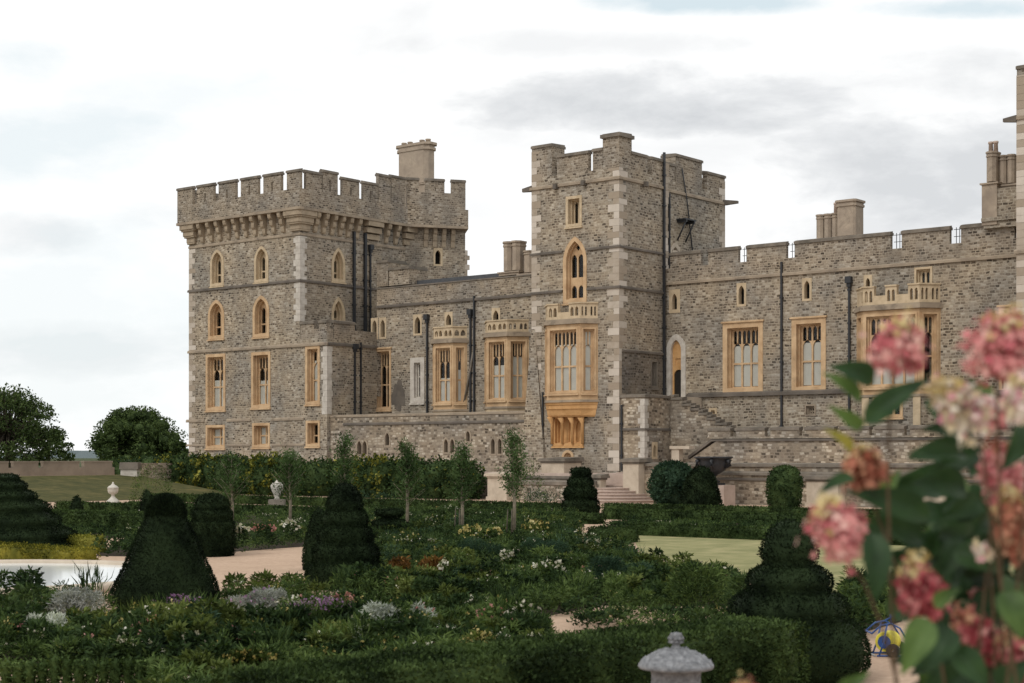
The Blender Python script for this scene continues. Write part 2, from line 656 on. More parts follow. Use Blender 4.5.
# ================================================================== CASTLE
def window(root, pl, w):
    """stone surround (the part) with tracery, glass, blind and a sheet painted dark for the unlit room as its pieces"""
    kind = w['kind']
    a0, a1, z0, z1 = w['r']
    dp = w.get('deep', 0.45)
    mat = M[w.get('mat', 'buffpale' if kind == 'slit' else 'buff')]
    mb = MB()
    fw = w.get('fw', 0.24)
    if kind == 'slit':
        outer = arch(a0, a1, z0, z1) if w.get('pointed') else rectp(a0, a1, z0, z1)
        fi = w.get('fw', 0.16)
        inner = arch(a0, a1, z0, z1, inset=fi) if (a1 - a0) > 2.4 * fi else None
        if w.get('square'):
            inner = rectp(a0 + fi, a1 - fi, z0 + fi, z1 - fi)
        mb.plate(pl, outer, [inner], 0.025, -0.42)
        o = mb.build('window', mat, root)
        b = MB()
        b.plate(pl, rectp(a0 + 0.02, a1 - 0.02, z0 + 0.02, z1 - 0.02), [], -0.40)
        b.build('pane', M['dark'], o)  # no glass here: black sheet painted as the shade inside the slit
        return
    if kind == 'arch':
        outer = arch(a0, a1, z0, z1, w.get('h'))
        inner = arch(a0, a1, z0, z1, w.get('h'), inset=fw)
    else:
        outer = rectp(a0, a1, z0, z1)
        inner = rectp(a0 + fw, a1 - fw, z0 + fw, z1 - fw)
    mb.plate(pl, outer, [inner], 0.05, -dp - 0.3)
    # moulded order inside the opening
    step = arch(a0, a1, z0, z1, w.get('h'), inset=fw + 0.09) if kind == 'arch' else rectp(a0 + fw + 0.09, a1 - fw - 0.09, z0 + fw + 0.05, z1 - fw - 0.09)
    mb.plate(pl, inner, [step], -dp * 0.55, -dp - 0.28, rim=False)
    if kind != 'arch' and not w.get('nohood'):
        mb.box(pl, a0 - 0.10, a1 + 0.10, z1 + 0.002, z1 + 0.14, 0.16, -0.01, tz=0.05)
    if not w.get('nosill'):
        mb.box(pl, a0 - 0.06, a1 + 0.06, z0 - 0.14, z0 - 0.002, 0.15, -0.01, tz=0.05)
    o = mb.build('window', mat, root)
    i0, i1 = a0 + fw + 0.09, a1 - fw - 0.09
    k0, k1 = z0 + fw + 0.05, z1 - fw - 0.09
    n = w.get('lights', 2)
    b = w.get('bar', 0.12)
    lw = (i1 - i0 - b * (n + 1)) / n
    holes = []
    H = k1 - k0
    if kind == 'arch':
        h = w.get('h') or 0.8 * (a1 - a0)
        zs = z1 - h
        for i in range(n):
            x = i0 + b * 0.6 + i * (lw + b)
            if w.get('transom'):
                zt = k0 + w['transom'] * (zs - k0)
                holes.append(arch(x, x + lw, k0 + 0.05, zt - 0.28))
                holes.append(arch(x, x + lw, zt + 0.28, zs + 0.30 * h))
            else:
                zt = k0 + 0.45 * (zs - k0)
                holes.append(rectp(x, x + lw, k0 + 0.05, zt - b / 2))
                holes.append(arch(x, x + lw, zt + b / 2, zs + 0.30 * h))
        am = (i0 + i1) / 2
        q = 0.15 * (i1 - i0)
        zc = zs + 0.58 * h
        holes.append([(am - q, zc), (am, zc - q * 1.3), (am + q, zc), (am, zc + q * 1.3)])
        outl = step
    else:
        zt = k0 + w.get('tr', 0.41) * H
        zu = k0 + w.get('up', 0.77) * H
        for i in range(n):
            x = i0 + b + i * (lw + b)
            if w.get('plainlights'):
                holes.append(rectp(x, x + lw, k0 + 0.05, zt - b / 2))
                holes.append(rectp(x, x + lw, zt + b / 2, k1 - 0.06))
                continue
            if w.get('archlights'):
                holes.append(arch(x, x + lw, k0 + 0.04, k1 - 0.06))
                continue
            holes.append(rectp(x, x + lw, k0 + 0.05, zt - b / 2))
            holes.append(arch(x, x + lw, zt + b / 2, zu))
            hw = (lw - b * 0.7) / 2
            holes.append(arch(x, x + hw, zu - 0.02 * H, k1 - 0.05))
            holes.append(arch(x + lw - hw, x + lw, zu - 0.02 * H, k1 - 0.05))
        outl = rectp(i0, i1, k0, k1)
    if kind == 'arch' or n > 0:
        t = MB()
        t.plate(pl, outl, holes, -dp, -dp - 0.14, rim=False)
        t.build('tracery', mat, o)
    p = MB()
    p.plate(pl, rectp(i0 - 0.05, i1 + 0.05, k0 - 0.04, k1 + 0.04), [], -dp - 0.08)
    # thin sash bars belong to the glazing
    p.build('pane', M[w.get('pane', 'glass')], o)
    if w.get('blind') is not None:
        lo, hi = w['blind']
        q = MB()
        q.plate(pl, rectp(i0 + 0.02, i1 - 0.02, k0 + lo * H, k0 + hi * H), [], -dp - 0.115)
        q.build('blind', M['blind'], o)
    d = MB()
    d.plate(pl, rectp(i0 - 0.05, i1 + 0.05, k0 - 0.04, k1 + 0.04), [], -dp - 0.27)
    d.build('dark_backing', M['dark'], o)  # flat backing, the room's darkness is put into its colour


def outer_of(w):
    a0, a1, z0, z1 = w['r']
    if w['kind'] == 'arch':
        return arch(a0, a1, z0, z1, w.get('h'))
    if w['kind'] == 'slit' and w.get('pointed'):
        return arch(a0, a1, z0, z1)
    return rectp(a0, a1, z0, z1)


def px_win(pl, x0, x1, y0, y1, kind='rect', **kw):
    return dict(kind=kind, r=pl.rect(x0, x1, y0, y1), **kw)


def slit(pl, xc, y0, y1, wpx=9.0, **kw):
    return dict(kind='slit', r=pl.rect(xc - wpx / 2, xc + wpx / 2, y0, y1), **kw)


def facade(mb, pl, outline, wins, m=0):
    mb.plate(pl, outline, [outer_of(w) for w in wins], 0.0, None, m)


def quoins(root, u, v, su, sv, z0, z1, big=0.85, small=0.45, h=0.46, mat='quoin', proud=0.02):
    """alternating corner blocks; su, sv = direction from the corner into the two faces"""
    mb = MB()
    z, k = z0, 0
    rng = random.Random(int(u * 31 + v * 17))
    while z < z1 - 0.1:
        hh = min(h * rng.uniform(0.85, 1.15), z1 - z)
        a, b = (big, small) if k % 2 == 0 else (small, big)
        a *= rng.uniform(0.85, 1.1)
        b *= rng.uniform(0.85, 1.1)
        us = sorted((u - su * proud, u + su * a))
        vv = sorted((v - sv * proud, v + sv * b))
        mb.prism([(us[0], vv[0]), (us[1], vv[0]), (us[1], vv[1]), (us[0], vv[1])], z, z + hh - 0.015)
        z += hh
        k += 1
    return mb.build('quoin', M[mat], root)


def string(root, pl, a0, a1, z, h=0.22, d=0.13, mat='string', din=0.0):
    mb = MB()
    mb.box(pl, a0, a1, z, z + h, d, din, tz=h * 0.35)
    return mb.build('string_course', M[mat], root)


def merlon(root, pl, a0, a1, z0, z1, t=0.3, d=0.0, slot=False, mat='parapet'):
    mb = MB()
    ch = 0.30
    if slot:
        am = (a0 + a1) / 2
        sl = rectp(am - 0.09, am + 0.09, z0 + 0.10, z1 - ch - 0.55)
        mb.plate(pl, rectp(a0, a1, z0, z1 - ch), [sl], d, d - t)
    else:
        mb.box(pl, a0, a1, z0, z1 - ch, d, d - t)
    o = mb.build('merlon', M[mat], root)
    c = MB()
    c.box(pl, a0 - 0.035, a1 + 0.035, z1 - ch, z1 - 0.12, d + 0.10, d - t - 0.10, tz=0)
    c.box(pl, a0 - 0.01, a1 + 0.01, z1 - 0.12, z1, d + 0.03, d - t - 0.03, tz=0.08)
    c.build('coping', M['coping'], o)
    return o


def drainpipe(root, pl, a, z0, z1, hopper=True, r=0.065):
    mb = MB()
    mb.box(pl, a - r, a + r, z0, z1, 0.05 + 2 * r, 0.05)
    zz = z0 + 1.0
    while zz < z1 - 0.5:
        mb.box(pl, a - r * 1.7, a + r * 1.7, zz, zz + 0.12, 0.07 + 2.2 * r, 0.0)
        zz += 2.2
    if hopper:
        mb.box(pl, a - 0.21, a + 0.21, z1 - 0.15, z1 + 0.28, 0.36, 0.02)
        mb.box(pl, a - 0.13, a + 0.13, z1 - 0.4, z1 - 0.15, 0.26, 0.02)
    return mb.build('drainpipe', M['lead'], root)


def chimney(root, pl, a0, a1, z0, z1, n, d0=0.0, d1=-1.0, zb=None, gap=0.06, mat='chimney', cham=0.30):
    """chimney stack: battered base, n octagonal shafts and a moulded cap each"""
    zb = zb if zb is not None else z0 + 0.25 * (z1 - z0)
    mb = MB()
    mb.box(pl, a0 - 0.15, a1 + 0.15, z0, zb - 0.2, d0 + 0.15, d1 - 0.15)
    mb.box(pl, a0 - 0.25, a1 + 0.25, zb - 0.2, zb, d0 + 0.25, d1 - 0.25, tz=0.1)
    o = mb.build('chimney', M[mat], root)
    w = (a1 - a0) / n
    for i in range(n):
        s = MB()
        x0, x1 = a0 + i * w + gap / 2, a0 + (i + 1) * w - gap / 2
        ch = cham * min(x1 - x0, d0 - d1)
        poly = [(x0 + ch, d0), (x1 - ch, d0), (x1, d0 - ch), (x1, d1 + ch), (x1 - ch, d1), (x0 + ch, d1), (x0, d1 + ch), (x0, d0 - ch)]

        def ring(k, zz0, zz1):
            cx_, cd = (x0 + x1) / 2, (d0 + d1) / 2
            pp = [(cx_ + (p[0] - cx_) * k, cd + (p[1] - cd) * k) for p in poly]
            nn = len(pp)
            for j in range(nn):
                p, q = pp[j], pp[(j + 1) % nn]
                s.face([pl.pt(p[0], zz0, p[1]), pl.pt(q[0], zz0, q[1]), pl.pt(q[0], zz1, q[1]), pl.pt(p[0], zz1, p[1])])
            s.face([pl.pt(p[0], zz1, p[1]) for p in pp])
            s.face([pl.pt(p[0], zz0, p[1]) for p in pp][::-1])
        H = z1 - zb
        ring(1.0, zb, z1 - 0.18 * H)
        ring(1.10, z1 - 0.18 * H, z1 - 0.12 * H)
        ring(1.03, z1 - 0.12 * H, z1 - 0.06 * H)
        ring(1.16, z1 - 0.06 * H, z1)
        s.build('flue', M[mat], o)
    return o


V_WING = 5.8
U_ML = -7.7                       # left edge of the middle tower
U_NB, U_NT, U_NL = -28.76, -31.9, -45.9
FV0, FW = front(0.0), front(V_WING)
S0 = side(0.0)

# ------------------------------------------------------------------ north tower (left of the picture)
nt = empty('castle_tower', W(-38.9, 6, 0), 'broad square stone tower at the left end of the castle, on a row of corbels', 'castle tower')
Z_CB, Z_PB, Z_CR, Z_TOP = 21.5, 23.15, 24.85, 26.5
SN = side(U_NT)
SNB = side(U_NB)
wn_front = [
    px_win(FV0, 210.5, 224, 249.5, 286, 'arch', h=1.25, mat='buffpale', fw=0.22, deep=0.5),
    px_win(FV0, 254.5, 268.5, 246, 282, 'arch', h=1.25, mat='buffpale', fw=0.22, deep=0.5),
    px_win(FV0, 208.3, 224.3, 300, 339, 'arch', h=1.35, fw=0.26, deep=0.6),
    px_win(FV0, 253, 269.3, 295.5, 337, 'arch', h=1.35, fw=0.26, deep=0.6),
    px_win(FV0, 206, 225.5, 354, 410.5, 'rect', lights=2, deep=0.5, fw=0.26, blind=(0.0, 0.55), nohood=True),
    px_win(FV0, 251.5, 270.5, 352, 408, 'rect', lights=2, deep=0.5, fw=0.26, blind=(0.0, 0.5), nohood=True),
    px_win(FV0, 206, 225, 425, 448.5, 'rect', lights=2, deep=0.55, fw=0.22, plainlights=True, tr=0.5, blind=(0.0, 1.0), nohood=True),
    px_win(FV0, 252.5, 270, 423, 447.5, 'rect', lights=2, deep=0.55, fw=0.22, plainlights=True, tr=0.5, blind=(0.0, 1.0), nohood=True),
    px_win(FV0, 208, 220.5, 454.5, 463, 'rect', lights=2, deep=0.35, fw=0.14, archlights=True, bar=0.1, mat='buffpale', nohood=True),
    px_win(FV0, 253, 265.5, 453.5, 462.5, 'rect', lights=2, deep=0.35, fw=0.14, archlights=True, bar=0.1, mat='buffpale', nohood=True),
    px_win(FV0, 305.5, 320, 346, 404.5, 'rect', lights=1, deep=0.5, fw=0.24, blind=(0.0, 0.8), nohood=True),
    px_win(FV0, 306, 320, 420.6, 446.4, 'rect', lights=1, deep=0.55, fw=0.2, plainlights=True, nohood=True),
]
Z_BL = 14.1                       # top of the low block beside the tower
wn_side = [px_win(SN, 331.5, 345, 247.5, 282, 'arch', h=1.5, mat='buffpale', fw=0.24, deep=0.5),
           px_win(SN, 331.5, 345, 297, 325, 'arch', h=1.5, mat='buffpale', fw=0.24, deep=0.5)]
mb = MB()
# one front, stepping down to the block on its right
facade(mb, FV0, [(U_NL, 0), (U_NB, 0), (U_NB, Z_BL - 1.5), (U_NT, Z_BL - 1.5), (U_NT, Z_PB), (U_NL, Z_PB)], wn_front)
facade(mb, SN, [(0, Z_BL - 1.5), (12.65, Z_BL - 1.5), (12.65, Z_PB), (0, Z_PB)], wn_side)
facade(mb, SNB, [(0, 0), (V_WING, 0), (V_WING, Z_BL - 1.5), (0, Z_BL - 1.5)], [])
UT2, VT2 = -28.8, 17.2
PD = Pl(U_NT, 12.65, UT2 - U_NT, VT2 - 12.65)
LD = math.hypot(UT2 - U_NT, VT2 - 12.65)
dwin = [slit(PD, 438, 248, 266, 9)]
facade(mb, PD, [(0, 0), (LD, 0), (LD, Z_PB), (0, Z_PB)], dwin)
UT3, VT3 = UT2 - 4.2, VT2 + 3.2
for p, q in (((UT2, VT2), (UT3, VT3)), ((UT3, VT3), (U_NL, VT3)), ((U_NL, VT3), (U_NL, 0))):
    facade(mb, Pl(p[0], p[1], q[0] - p[0], q[1] - p[1]), rectp(0, math.hypot(q[0] - p[0], q[1] - p[1]), 0, Z_PB), [])
mb.face([W(*p, Z_BL - 1.5) for p in ((U_NT, 0), (U_NB, 0), (U_NB, 12.65), (U_NT, 12.65))])
mb.build('wall', M['wall'], nt)
for pl, ws in ((FV0, wn_front), (SN, wn_side), (PD, dwin)):
    for w in ws:
        window(nt, pl, w)
# battered foot
mb = MB()
mb.hexa([W(U_NL - 0.9, -0.7, 0), W(U_NB, -0.7, 0), W(U_NB, -0.003, 0), W(U_NL - 0.9, 4, 0),
         W(U_NL - 0.01, -0.03, 3.3), W(U_NB, -0.03, 3.3), W(U_NB, -0.003, 3.3), W(U_NL - 0.01, 4, 3.3)])
mb.build('plinth', M['wall'], nt)
# parapet on corbels
OV = 0.72
ring_o = [(U_NL - OV, -OV), (U_NT + OV, -OV), (U_NT + OV, 12.65 - 0.42), (UT2 + OV, VT2 - 0.42), (UT3 + 0.3, VT3 + OV), (U_NL - OV, VT3 + OV)]
mb = MB()
mb.prism(ring_o, Z_PB + 0.22, Z_CR)
mb.build('parapet', M['parapet'], nt)
mb = MB()
big = [(p[0] + (0.07 if p[0] > -40 else -0.07), p[1] + (-0.07 if p[1] < 20 else 0.07)) for p in ring_o]
mb.prism(big, Z_PB, Z_PB + 0.22)
mb.build('string_course', M['string'], nt)


def corbels(root, pl, a_list, zb, zt, dmax, w=0.36):
    for a in a_list:
        mb = MB()
        n = 3
        for k in range(n):
            z0 = zb + (zt - zb) * k / n
            z1 = zb + (zt - zb) * (k + 1) / n
            d = dmax * (k + 1) / n
            p = [(0.0, z0), (d * 0.62, z0), (d * 0.9, z0 + 0.12), (d, z0 + 0.3), (d, z1), (0.0, z1)]
            L = [pl.pt(a - w / 2, q[1], q[0]) for q in p]
            Rr = [pl.pt(a + w / 2, q[1], q[0]) for q in p]
            mb.face(L[::-1])
            mb.face(Rr)
            for i in range(len(p) - 1):
                mb.face([L[i], L[i + 1], Rr[i + 1], Rr[i]])
        mb.build('corbel', M['corbel'], root)


PARF = front(-OV)
corb = [188.2, 196.5, 205.5, 214, 222.8, 231.3, 240.2, 249.3, 258.4, 267.7, 277.2]
pf = front(-0.4)
corbels(nt, FV0, [pf.a(x + 3.4) for x in corb], Z_CB + 0.02, Z_PB, OV - 0.04)
ps = side(U_NT + 0.4)
corbels(nt, SN, [ps.a(x) for x in (317.5, 326, 334.5, 342.5, 350.5, 359)], Z_CB + 0.02, Z_PB, OV - 0.04)
corbels(nt, SN, [ps.a(x) for x in (388.5, 398)], Z_CB + 0.02, Z_PB, OV - 0.04)
corbels(nt, PD, [PD.a(x) for x in (425.5, 434.5, 443.5, 452.5)], Z_CB + 0.02, Z_PB, OV - 0.3)


def corner_corbel(root, u, v, su, sv, zb, zt, dmax, w=1.3):
    mb = MB()
    for k in range(3):
        z0 = zb + (zt - zb) * k / 3
        z1 = zb + (zt - zb) * (k + 1) / 3
        d = dmax * (k + 1.0) / 3
        for (dd, y0, y1) in ((d * 0.85, z0, z0 + 0.14), (d, z0 + 0.14, z1)):
            ww = w * (0.72 + 0.14 * k)
            c = 0.35 * ww
            poly = [(u + su * (-ww), v - sv * dd), (u + su * (dd - c * 0.5), v - sv * dd), (u + su * dd, v - sv * (dd - c * 0.5)), (u + su * dd, v + sv * ww), (u + su * (-ww), v + sv * ww)]
            if su < 0:
                poly = poly[::-1]
            mb.prism(poly, y0, y1)
    mb.build('corner_corbel', M['corbel'], root)


corner_corbel(nt, U_NT, 0, 1, 1, Z_CB + 0.02, Z_PB, OV - 0.02)
corner_corbel(nt, U_NL, 0, -1, 1, Z_CB + 0.02, Z_PB, OV - 0.02)
for px_, w_ in ((374, 1.7), (410, 1.1)):
    mb = MB()
    a = ps.a(px_)
    for k in range(3):
        z0 = Z_CB + 0.02 + (Z_PB - Z_CB) * k / 3
        z1 = Z_CB + 0.02 + (Z_PB - Z_CB) * (k + 1) / 3
        mb.box(SN, a - w_ / 2 - 0.05 * k, a + w_ / 2 + 0.05 * k, z0 + 0.1, z1, 0.72 * (k + 1) / 3, 0.0)
    mb.build('corner_corbel', M['corbel'], nt)
# merlons
for i, (x0, x1) in enumerate(((179.7, 192.5), (196.5, 213.5), (218.3, 235.5), (240.5, 258), (263, 281), (286.5, 306.5))):
    a0, a1 = PARF.a(x0), PARF.a(x1)
    if i == 0:
        a0 = U_NL - OV
    if i == 5:
        a1 = U_NT + OV
    a0, a1 = a0 + (0.03 if i else 0), a1 - (0.03 if i < 5 else 0)
    merlon(nt, PARF, a0, a1, Z_CR, Z_TOP, slot=0 < i < 5)
PARS = side(U_NT + OV)
for i, (x0, x1, dz) in enumerate(((305, 322, 0), (322.5, 338, 0.3), (342.5, 359.5, 0), (363.5, 378, 0), (378.3, 391, 0.9), (391.3, 406, 1.0))):
    a0, a1 = PARS.a(x0), PARS.a(x1)
    if i == 0:
        a0 = 0.02
    a0, a1 = a0 + (0.02 if i else 0), a1 - 0.02
    merlon(nt, PARS, a0, a1, Z_CR, Z_TOP + dz, slot=i in (1, 2, 3))
PARD = Pl(U_NT + OV, 12.65 - 0.42, UT2 - U_NT, VT2 - 12.65)
for x0, x1 in ((407, 419), (425.5, 444.5), (451.5, 465.5)):
    merlon(nt, PARD, PARD.a(x0), PARD.a(x1), Z_CR + 1.4, Z_TOP + 1.05, slot=x0 == 425.5)
mb = MB()
mb.box(PARD, PARD.a(407), PARD.a(465.5), Z_CR + 0.002, Z_CR + 1.4, 0.0, -0.3)
mb.build('raised_parapet', M['parapet'], nt)
PARL = Pl(U_NL - OV, VT3 + OV, 0, -1)
for k in range(7):
    merlon(nt, PARL, 0.5 + k * 3.0, 2.9 + k * 3.0, Z_CR, Z_TOP)
# strings and quoins
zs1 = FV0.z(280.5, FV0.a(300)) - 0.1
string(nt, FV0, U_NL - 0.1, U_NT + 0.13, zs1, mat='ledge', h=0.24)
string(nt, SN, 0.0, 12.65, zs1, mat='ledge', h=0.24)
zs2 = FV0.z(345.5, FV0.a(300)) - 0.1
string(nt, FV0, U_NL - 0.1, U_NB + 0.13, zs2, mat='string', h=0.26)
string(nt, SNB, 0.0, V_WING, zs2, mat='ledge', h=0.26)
zs3 = FV0.z(421.5, FV0.a(240))
for x0, x1 in ((186.5, 204.5), (227, 250.5), (272, 304)):
    string(nt, FV0, FV0.a(x0), FV0.a(x1), zs3, mat='string', h=0.26, d=0.08)
    string(nt, FV0, FV0.a(x0), FV0.a(x1), FV0.z(446, FV0.a(240)), mat='string', h=0.18, d=0.06)
string(nt, FV0, U_NL - 0.02, U_NT + 0.05, Z_CB - 0.35, mat='string', h=0.24, d=0.08)
string(nt, SN, 0.0, 12.65, Z_CB - 0.35, mat='string', h=0.24, d=0.08)
quoins(nt, U_NT, 0, -1, 1, Z_BL, Z_CB - 0.4, mat='white', big=0.72, small=0.52)
quoins(nt, U_NB, 0, -1, 1, 6.4, zs2 - 0.02, mat='white', big=0.62, small=0.5)
quoins(nt, U_NL, 0, 1, 1, 3.4, Z_CB - 0.4)
quoins(nt, UT2, VT2, -0.6, 1, 10, Z_CB - 0.1, big=0.6, small=0.3)
# low block: its own crenellated parapet
for pl, a0, a1 in ((FV0, U_NT + 0.05, U_NB), (SNB, 0.76, V_WING)):
    mb = MB()
    mb.box(pl, a0, a1, Z_BL - 1.5, Z_BL - 0.75, 0.0, -0.7)
    mb.build('parapet', M['parapet'], nt)
merlon(nt, FV0, U_NT + 0.05, FV0.a(314), Z_BL - 0.75, Z_BL)
merlon(nt, FV0, FV0.a(319), U_NB, Z_BL - 0.75, Z_BL)
merlon(nt, SNB, 0.76, 3.2, Z_BL - 0.75, Z_BL)
drainpipe(nt, SNB, SNB.a(354), 6.4, SNB.z(347, 2.5))
drainpipe(nt, SNB, SNB.a(360), 6.4, SNB.z(342, 3.2), hopper=False, r=0.06)
drainpipe(nt, SN, SN.a(353), Z_BL - 1.5, Z_CB + 0.6, hopper=False, r=0.10)
drainpipe(nt, SN, SN.a(364), Z_BL - 1.5, Z_CB + 0.6, hopper=False, r=0.11)
drainpipe(nt, SN, SN.a(369.5), Z_BL - 1.5, Z_CB - 0.6)
# stack on the tower roof
pk = front(17.5)
mb_ = chimney(nt, pk, pk.a(396), pk.a(426), Z_CR, pk.z(143.5, pk.a(412)), 1, d0=0, d1=-1.5, zb=pk.z(184, pk.a(412)), gap=0.03, cham=0.24)
for x in (399, 405, 417, 423):
    mb = MB()
    mb.lathe(pk.pt(pk.a(x), pk.z(143.6, pk.a(412)), -0.7), [(0.26, 0), (0.22, 0.22), (0.27, 0.24), (0.25, 0.36)], 10)
    mb.build('chimney_pot', M['chimney'], nt)
pk2 = front(4.5)

# ------------------------------------------------------------------ left wing
lw = empty('castle_wing', W(-18, 10, 0), 'lower stone range between the left tower and the middle tower, with two bay windows', 'castle wing')
Z_ST = 15.35
Z_LP = 17.15
Z_CO = 6.35


def canted_bay(root, vpl, x0, x1, xr, proj, z_base, z_w0, z_w1, z_par, lf=2, lr=1, blind_f=None, blind_r=None, base_mat='wall', parts_mat='buff', crenel=True, low=None):
    """three-sided stone bay: windows on the faces, a pierced parapet over them"""
    pf_ = front(vpl - proj)
    aF0, aF1 = pf_.a(x0), pf_.a(x1)
    aR = front(vpl).a(xr)
    aL = aF0 - (aR - aF1)
    plan = [(aL, vpl), (aF0, vpl - proj), (aF1, vpl - proj), (aR, vpl)]
    sides = []
    for p, q in zip(plan, plan[1:]):
        L = math.hypot(q[0] - p[0], q[1] - p[1])
        sides.append((Pl(p[0], p[1], q[0] - p[0], q[1] - p[1]), L))
    body = MB()
    g = 0.13
    wins = []
    for (pl, L), n, bl in zip(sides, (lr, lf, lr), (blind_r, blind_f, blind_r)):
        w = dict(kind='rect', r=(g, L - g, z_w0, z_w1), lights=n, deep=0.28, fw=0.13, blind=bl, nohood=True, mat=parts_mat)
        wins.append((pl, w))
        facade(body, pl, rectp(0, L, z_w0 - 0.45, z_w1 + 0.25), [w])
    body.face([W(*p, z_w1 + 0.25) for p in plan])
    body.face([W(*p, z_w0 - 0.45) for p in plan[::-1]])
    o = body.build('bay_window', M[parts_mat], root)
    for pl, w in wins:
        window(root, pl, w)
    if z_base is not None and z_base < z_w0 - 0.5:
        b = MB()
        for k, (pl, L) in enumerate(sides):
            lows = []
            if low and k == 1:
                r = pf_.rect(*low)
                lows = [dict(kind='rect', r=(r[0] - aF0, r[1] - aF0, r[2], r[3]), lights=3, deep=0.3, fw=0.12, bar=0.16, archlights=True, nohood=True)]
            facade(b, pl, rectp(0, L, z_base, z_w0 - 0.45), lows)
            for w in lows:
                window(root, pl, w)
        b.build('bay_base', M[base_mat], o)

    def grown(k):
        return [(aL - k, vpl), (aF0 - k * 0.6, vpl - proj - k), (aF1 + k * 0.6, vpl - proj - k), (aR + k, vpl)]
    c = MB()
    c.prism(grown(0.20), z_w1 + 0.26, z_w1 + 0.50)
    c.prism(grown(0.10), z_w1 + 0.50, z_w1 + 0.62)
    c.build('cornice', M['string'], o)
    c = MB()
    c.prism(grown(0.10), z_w0 - 0.62, z_w0 - 0.455)
    c.build('bay_sill', M['string'], o)
    pz0 = z_w1 + 0.62
    for pl, L in sides:
        p_ = MB()
        nn = max(1, round(L / 0.85))
        seg = L / nn
        for i in range(nn):
            s0, s1 = i * seg + 0.03, (i + 1) * seg - 0.03
            cut = crenel and i % 2 == 1 and nn >= 3
            top = z_par - (0.55 if cut else 0)
            hw = (s1 - s0 - 0.32) / 2
            holes = []
            if top - pz0 > 0.75 and hw > 0.08:
                holes = [arch(s0 + 0.1, s0 + 0.1 + hw, pz0 + 0.2, top - 0.2), arch(s1 - 0.1 - hw, s1 - 0.1, pz0 + 0.2, top - 0.2)]
            p_.plate(pl, rectp(s0 - 0.03, s1 + 0.03, pz0, top), holes, -0.02, -0.3)
            if not cut:
                p_.box(pl, s0 - 0.05, s1 + 0.05, top, top + 0.1, 0.05, -0.36)
        p_.build('bay_parapet', M['buffpale'], o)
    return sides


wl_front = [slit(FW, 374.6, 318, 339.5, 7), slit(FW, 382.8, 317.5, 339, 7), slit(FW, 417.6, 314.5, 335.5, 8.5),
            slit(FW, 448.7, 312, 327, 8), slit(FW, 496, 308, 328.5, 8.5),
            px_win(FW, 374.2, 391.2, 349, 410, 'rect', lights=2, deep=0.5, fw=0.2),
            px_win(FW, 410.5, 424.5, 357.5, 403, 'rect', lights=1, deep=0.35, fw=0.42, mat='white', plainlights=True, tr=0.62, nohood=True)]
mb = MB()
facade(mb, FW, rectp(U_NB - 0.0, U_ML, 0, Z_ST), wl_front)
facade(mb, Pl(U_NB, 13.0, 0, -1), rectp(0, 13.0 - V_WING, 8, Z_LP - 0.3), [])
mb.build('wall', M['wall'], lw)
for w in wl_front:
    window(lw, FW, w)
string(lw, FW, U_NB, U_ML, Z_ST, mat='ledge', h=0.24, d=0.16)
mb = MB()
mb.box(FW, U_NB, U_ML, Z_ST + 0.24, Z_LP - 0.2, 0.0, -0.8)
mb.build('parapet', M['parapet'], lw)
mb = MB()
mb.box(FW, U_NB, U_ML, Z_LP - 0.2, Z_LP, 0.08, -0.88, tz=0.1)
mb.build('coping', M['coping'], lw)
mb = MB()
for x in (419, 449, 482, 516):
    a = FW.a(x)
    mb.box(FW, a - 0.22, a + 0.22, Z_ST + 0.9, Z_LP - 0.35, 0.02, -0.1)
mb.build('blocked_loophole', M['wall_pale'], lw)
zt1 = FW.z(259.5, FW.a(380))
merlon(lw, FW, U_NB, FW.a(388), Z_LP, zt1, t=2.2, slot=False)
merlon(lw, FW, FW.a(389), FW.a(409), Z_LP, FW.z(266, FW.a(399)), t=2.2)
mb = MB()
mb.box(FW, U_NB + 0.05, U_ML + 1, Z_LP - 1.2, Z_LP + 0.55, -1.9, -9, tz=0.5)
mb.box(FW, FW.a(409), U_ML, Z_LP + 0.05, Z_LP + 0.36, -0.95, -1.5)
mb.build('roof', M['roof'], lw)
chimney(lw, FW, FW.a(499), FW.a(516), Z_LP, FW.z(240.5, FW.a(508)), 2, d0=-0.3, d1=-1.5, zb=FW.z(270, FW.a(508)))
chimney(lw, FW, FW.a(518.5), FW.a(530.5), Z_LP, FW.z(250, FW.a(524)), 1, d0=-0.3, d1=-1.5, zb=FW.z(272, FW.a(524)))
aB = FW.a(450)
canted_bay(lw, V_WING, 433.5, 452.7, 467.2, 0.85, Z_CO - 0.05, FW.z(404, aB), FW.z(347, aB), FW.z(328.5, aB), 2, 1, (0, 0.45), (0, 0.6), base_mat='buffpale')
aB = FW.a(508)
canted_bay(lw, V_WING, 486.5, 507.3, 528.8, 1.2, Z_CO - 0.05, FW.z(401, aB), FW.z(341, aB), FW.z(322, aB), 2, 2, (0, 0.6), (0, 0.75), base_mat='buffpale')
drainpipe(lw, FW, FW.a(428), Z_CO, FW.z(318, FW.a(428)))
drainpipe(lw, FW, FW.a(471.3), Z_CO, FW.z(313, FW.a(471)))
drainpipe(lw, FW, FW.a(475), Z_CO, FW.z(296, FW.a(475)), hopper=False)
rs = random.Random(4)
a0, a1, z0, z1 = FW.rect(391.8, 405.5, 380, 409)
pts = []
for k in range(30):
    t_ = 2 * math.pi * k / 30
    q = rs.uniform(0.72, 1.12)
    pts.append(((a0 + a1) / 2 + (a1 - a0) * 0.58 * q * math.cos(t_), max(Z_CO + 0.05, (z0 + z1) / 2 - 0.1 + (z1 - z0) * 0.52 * q * math.sin(t_))))
mb = MB()
mb.plate(FW, pts, [], 0.012, 0.001)
mb.build('soot_stain', M['ledge'], lw)
mb = MB()
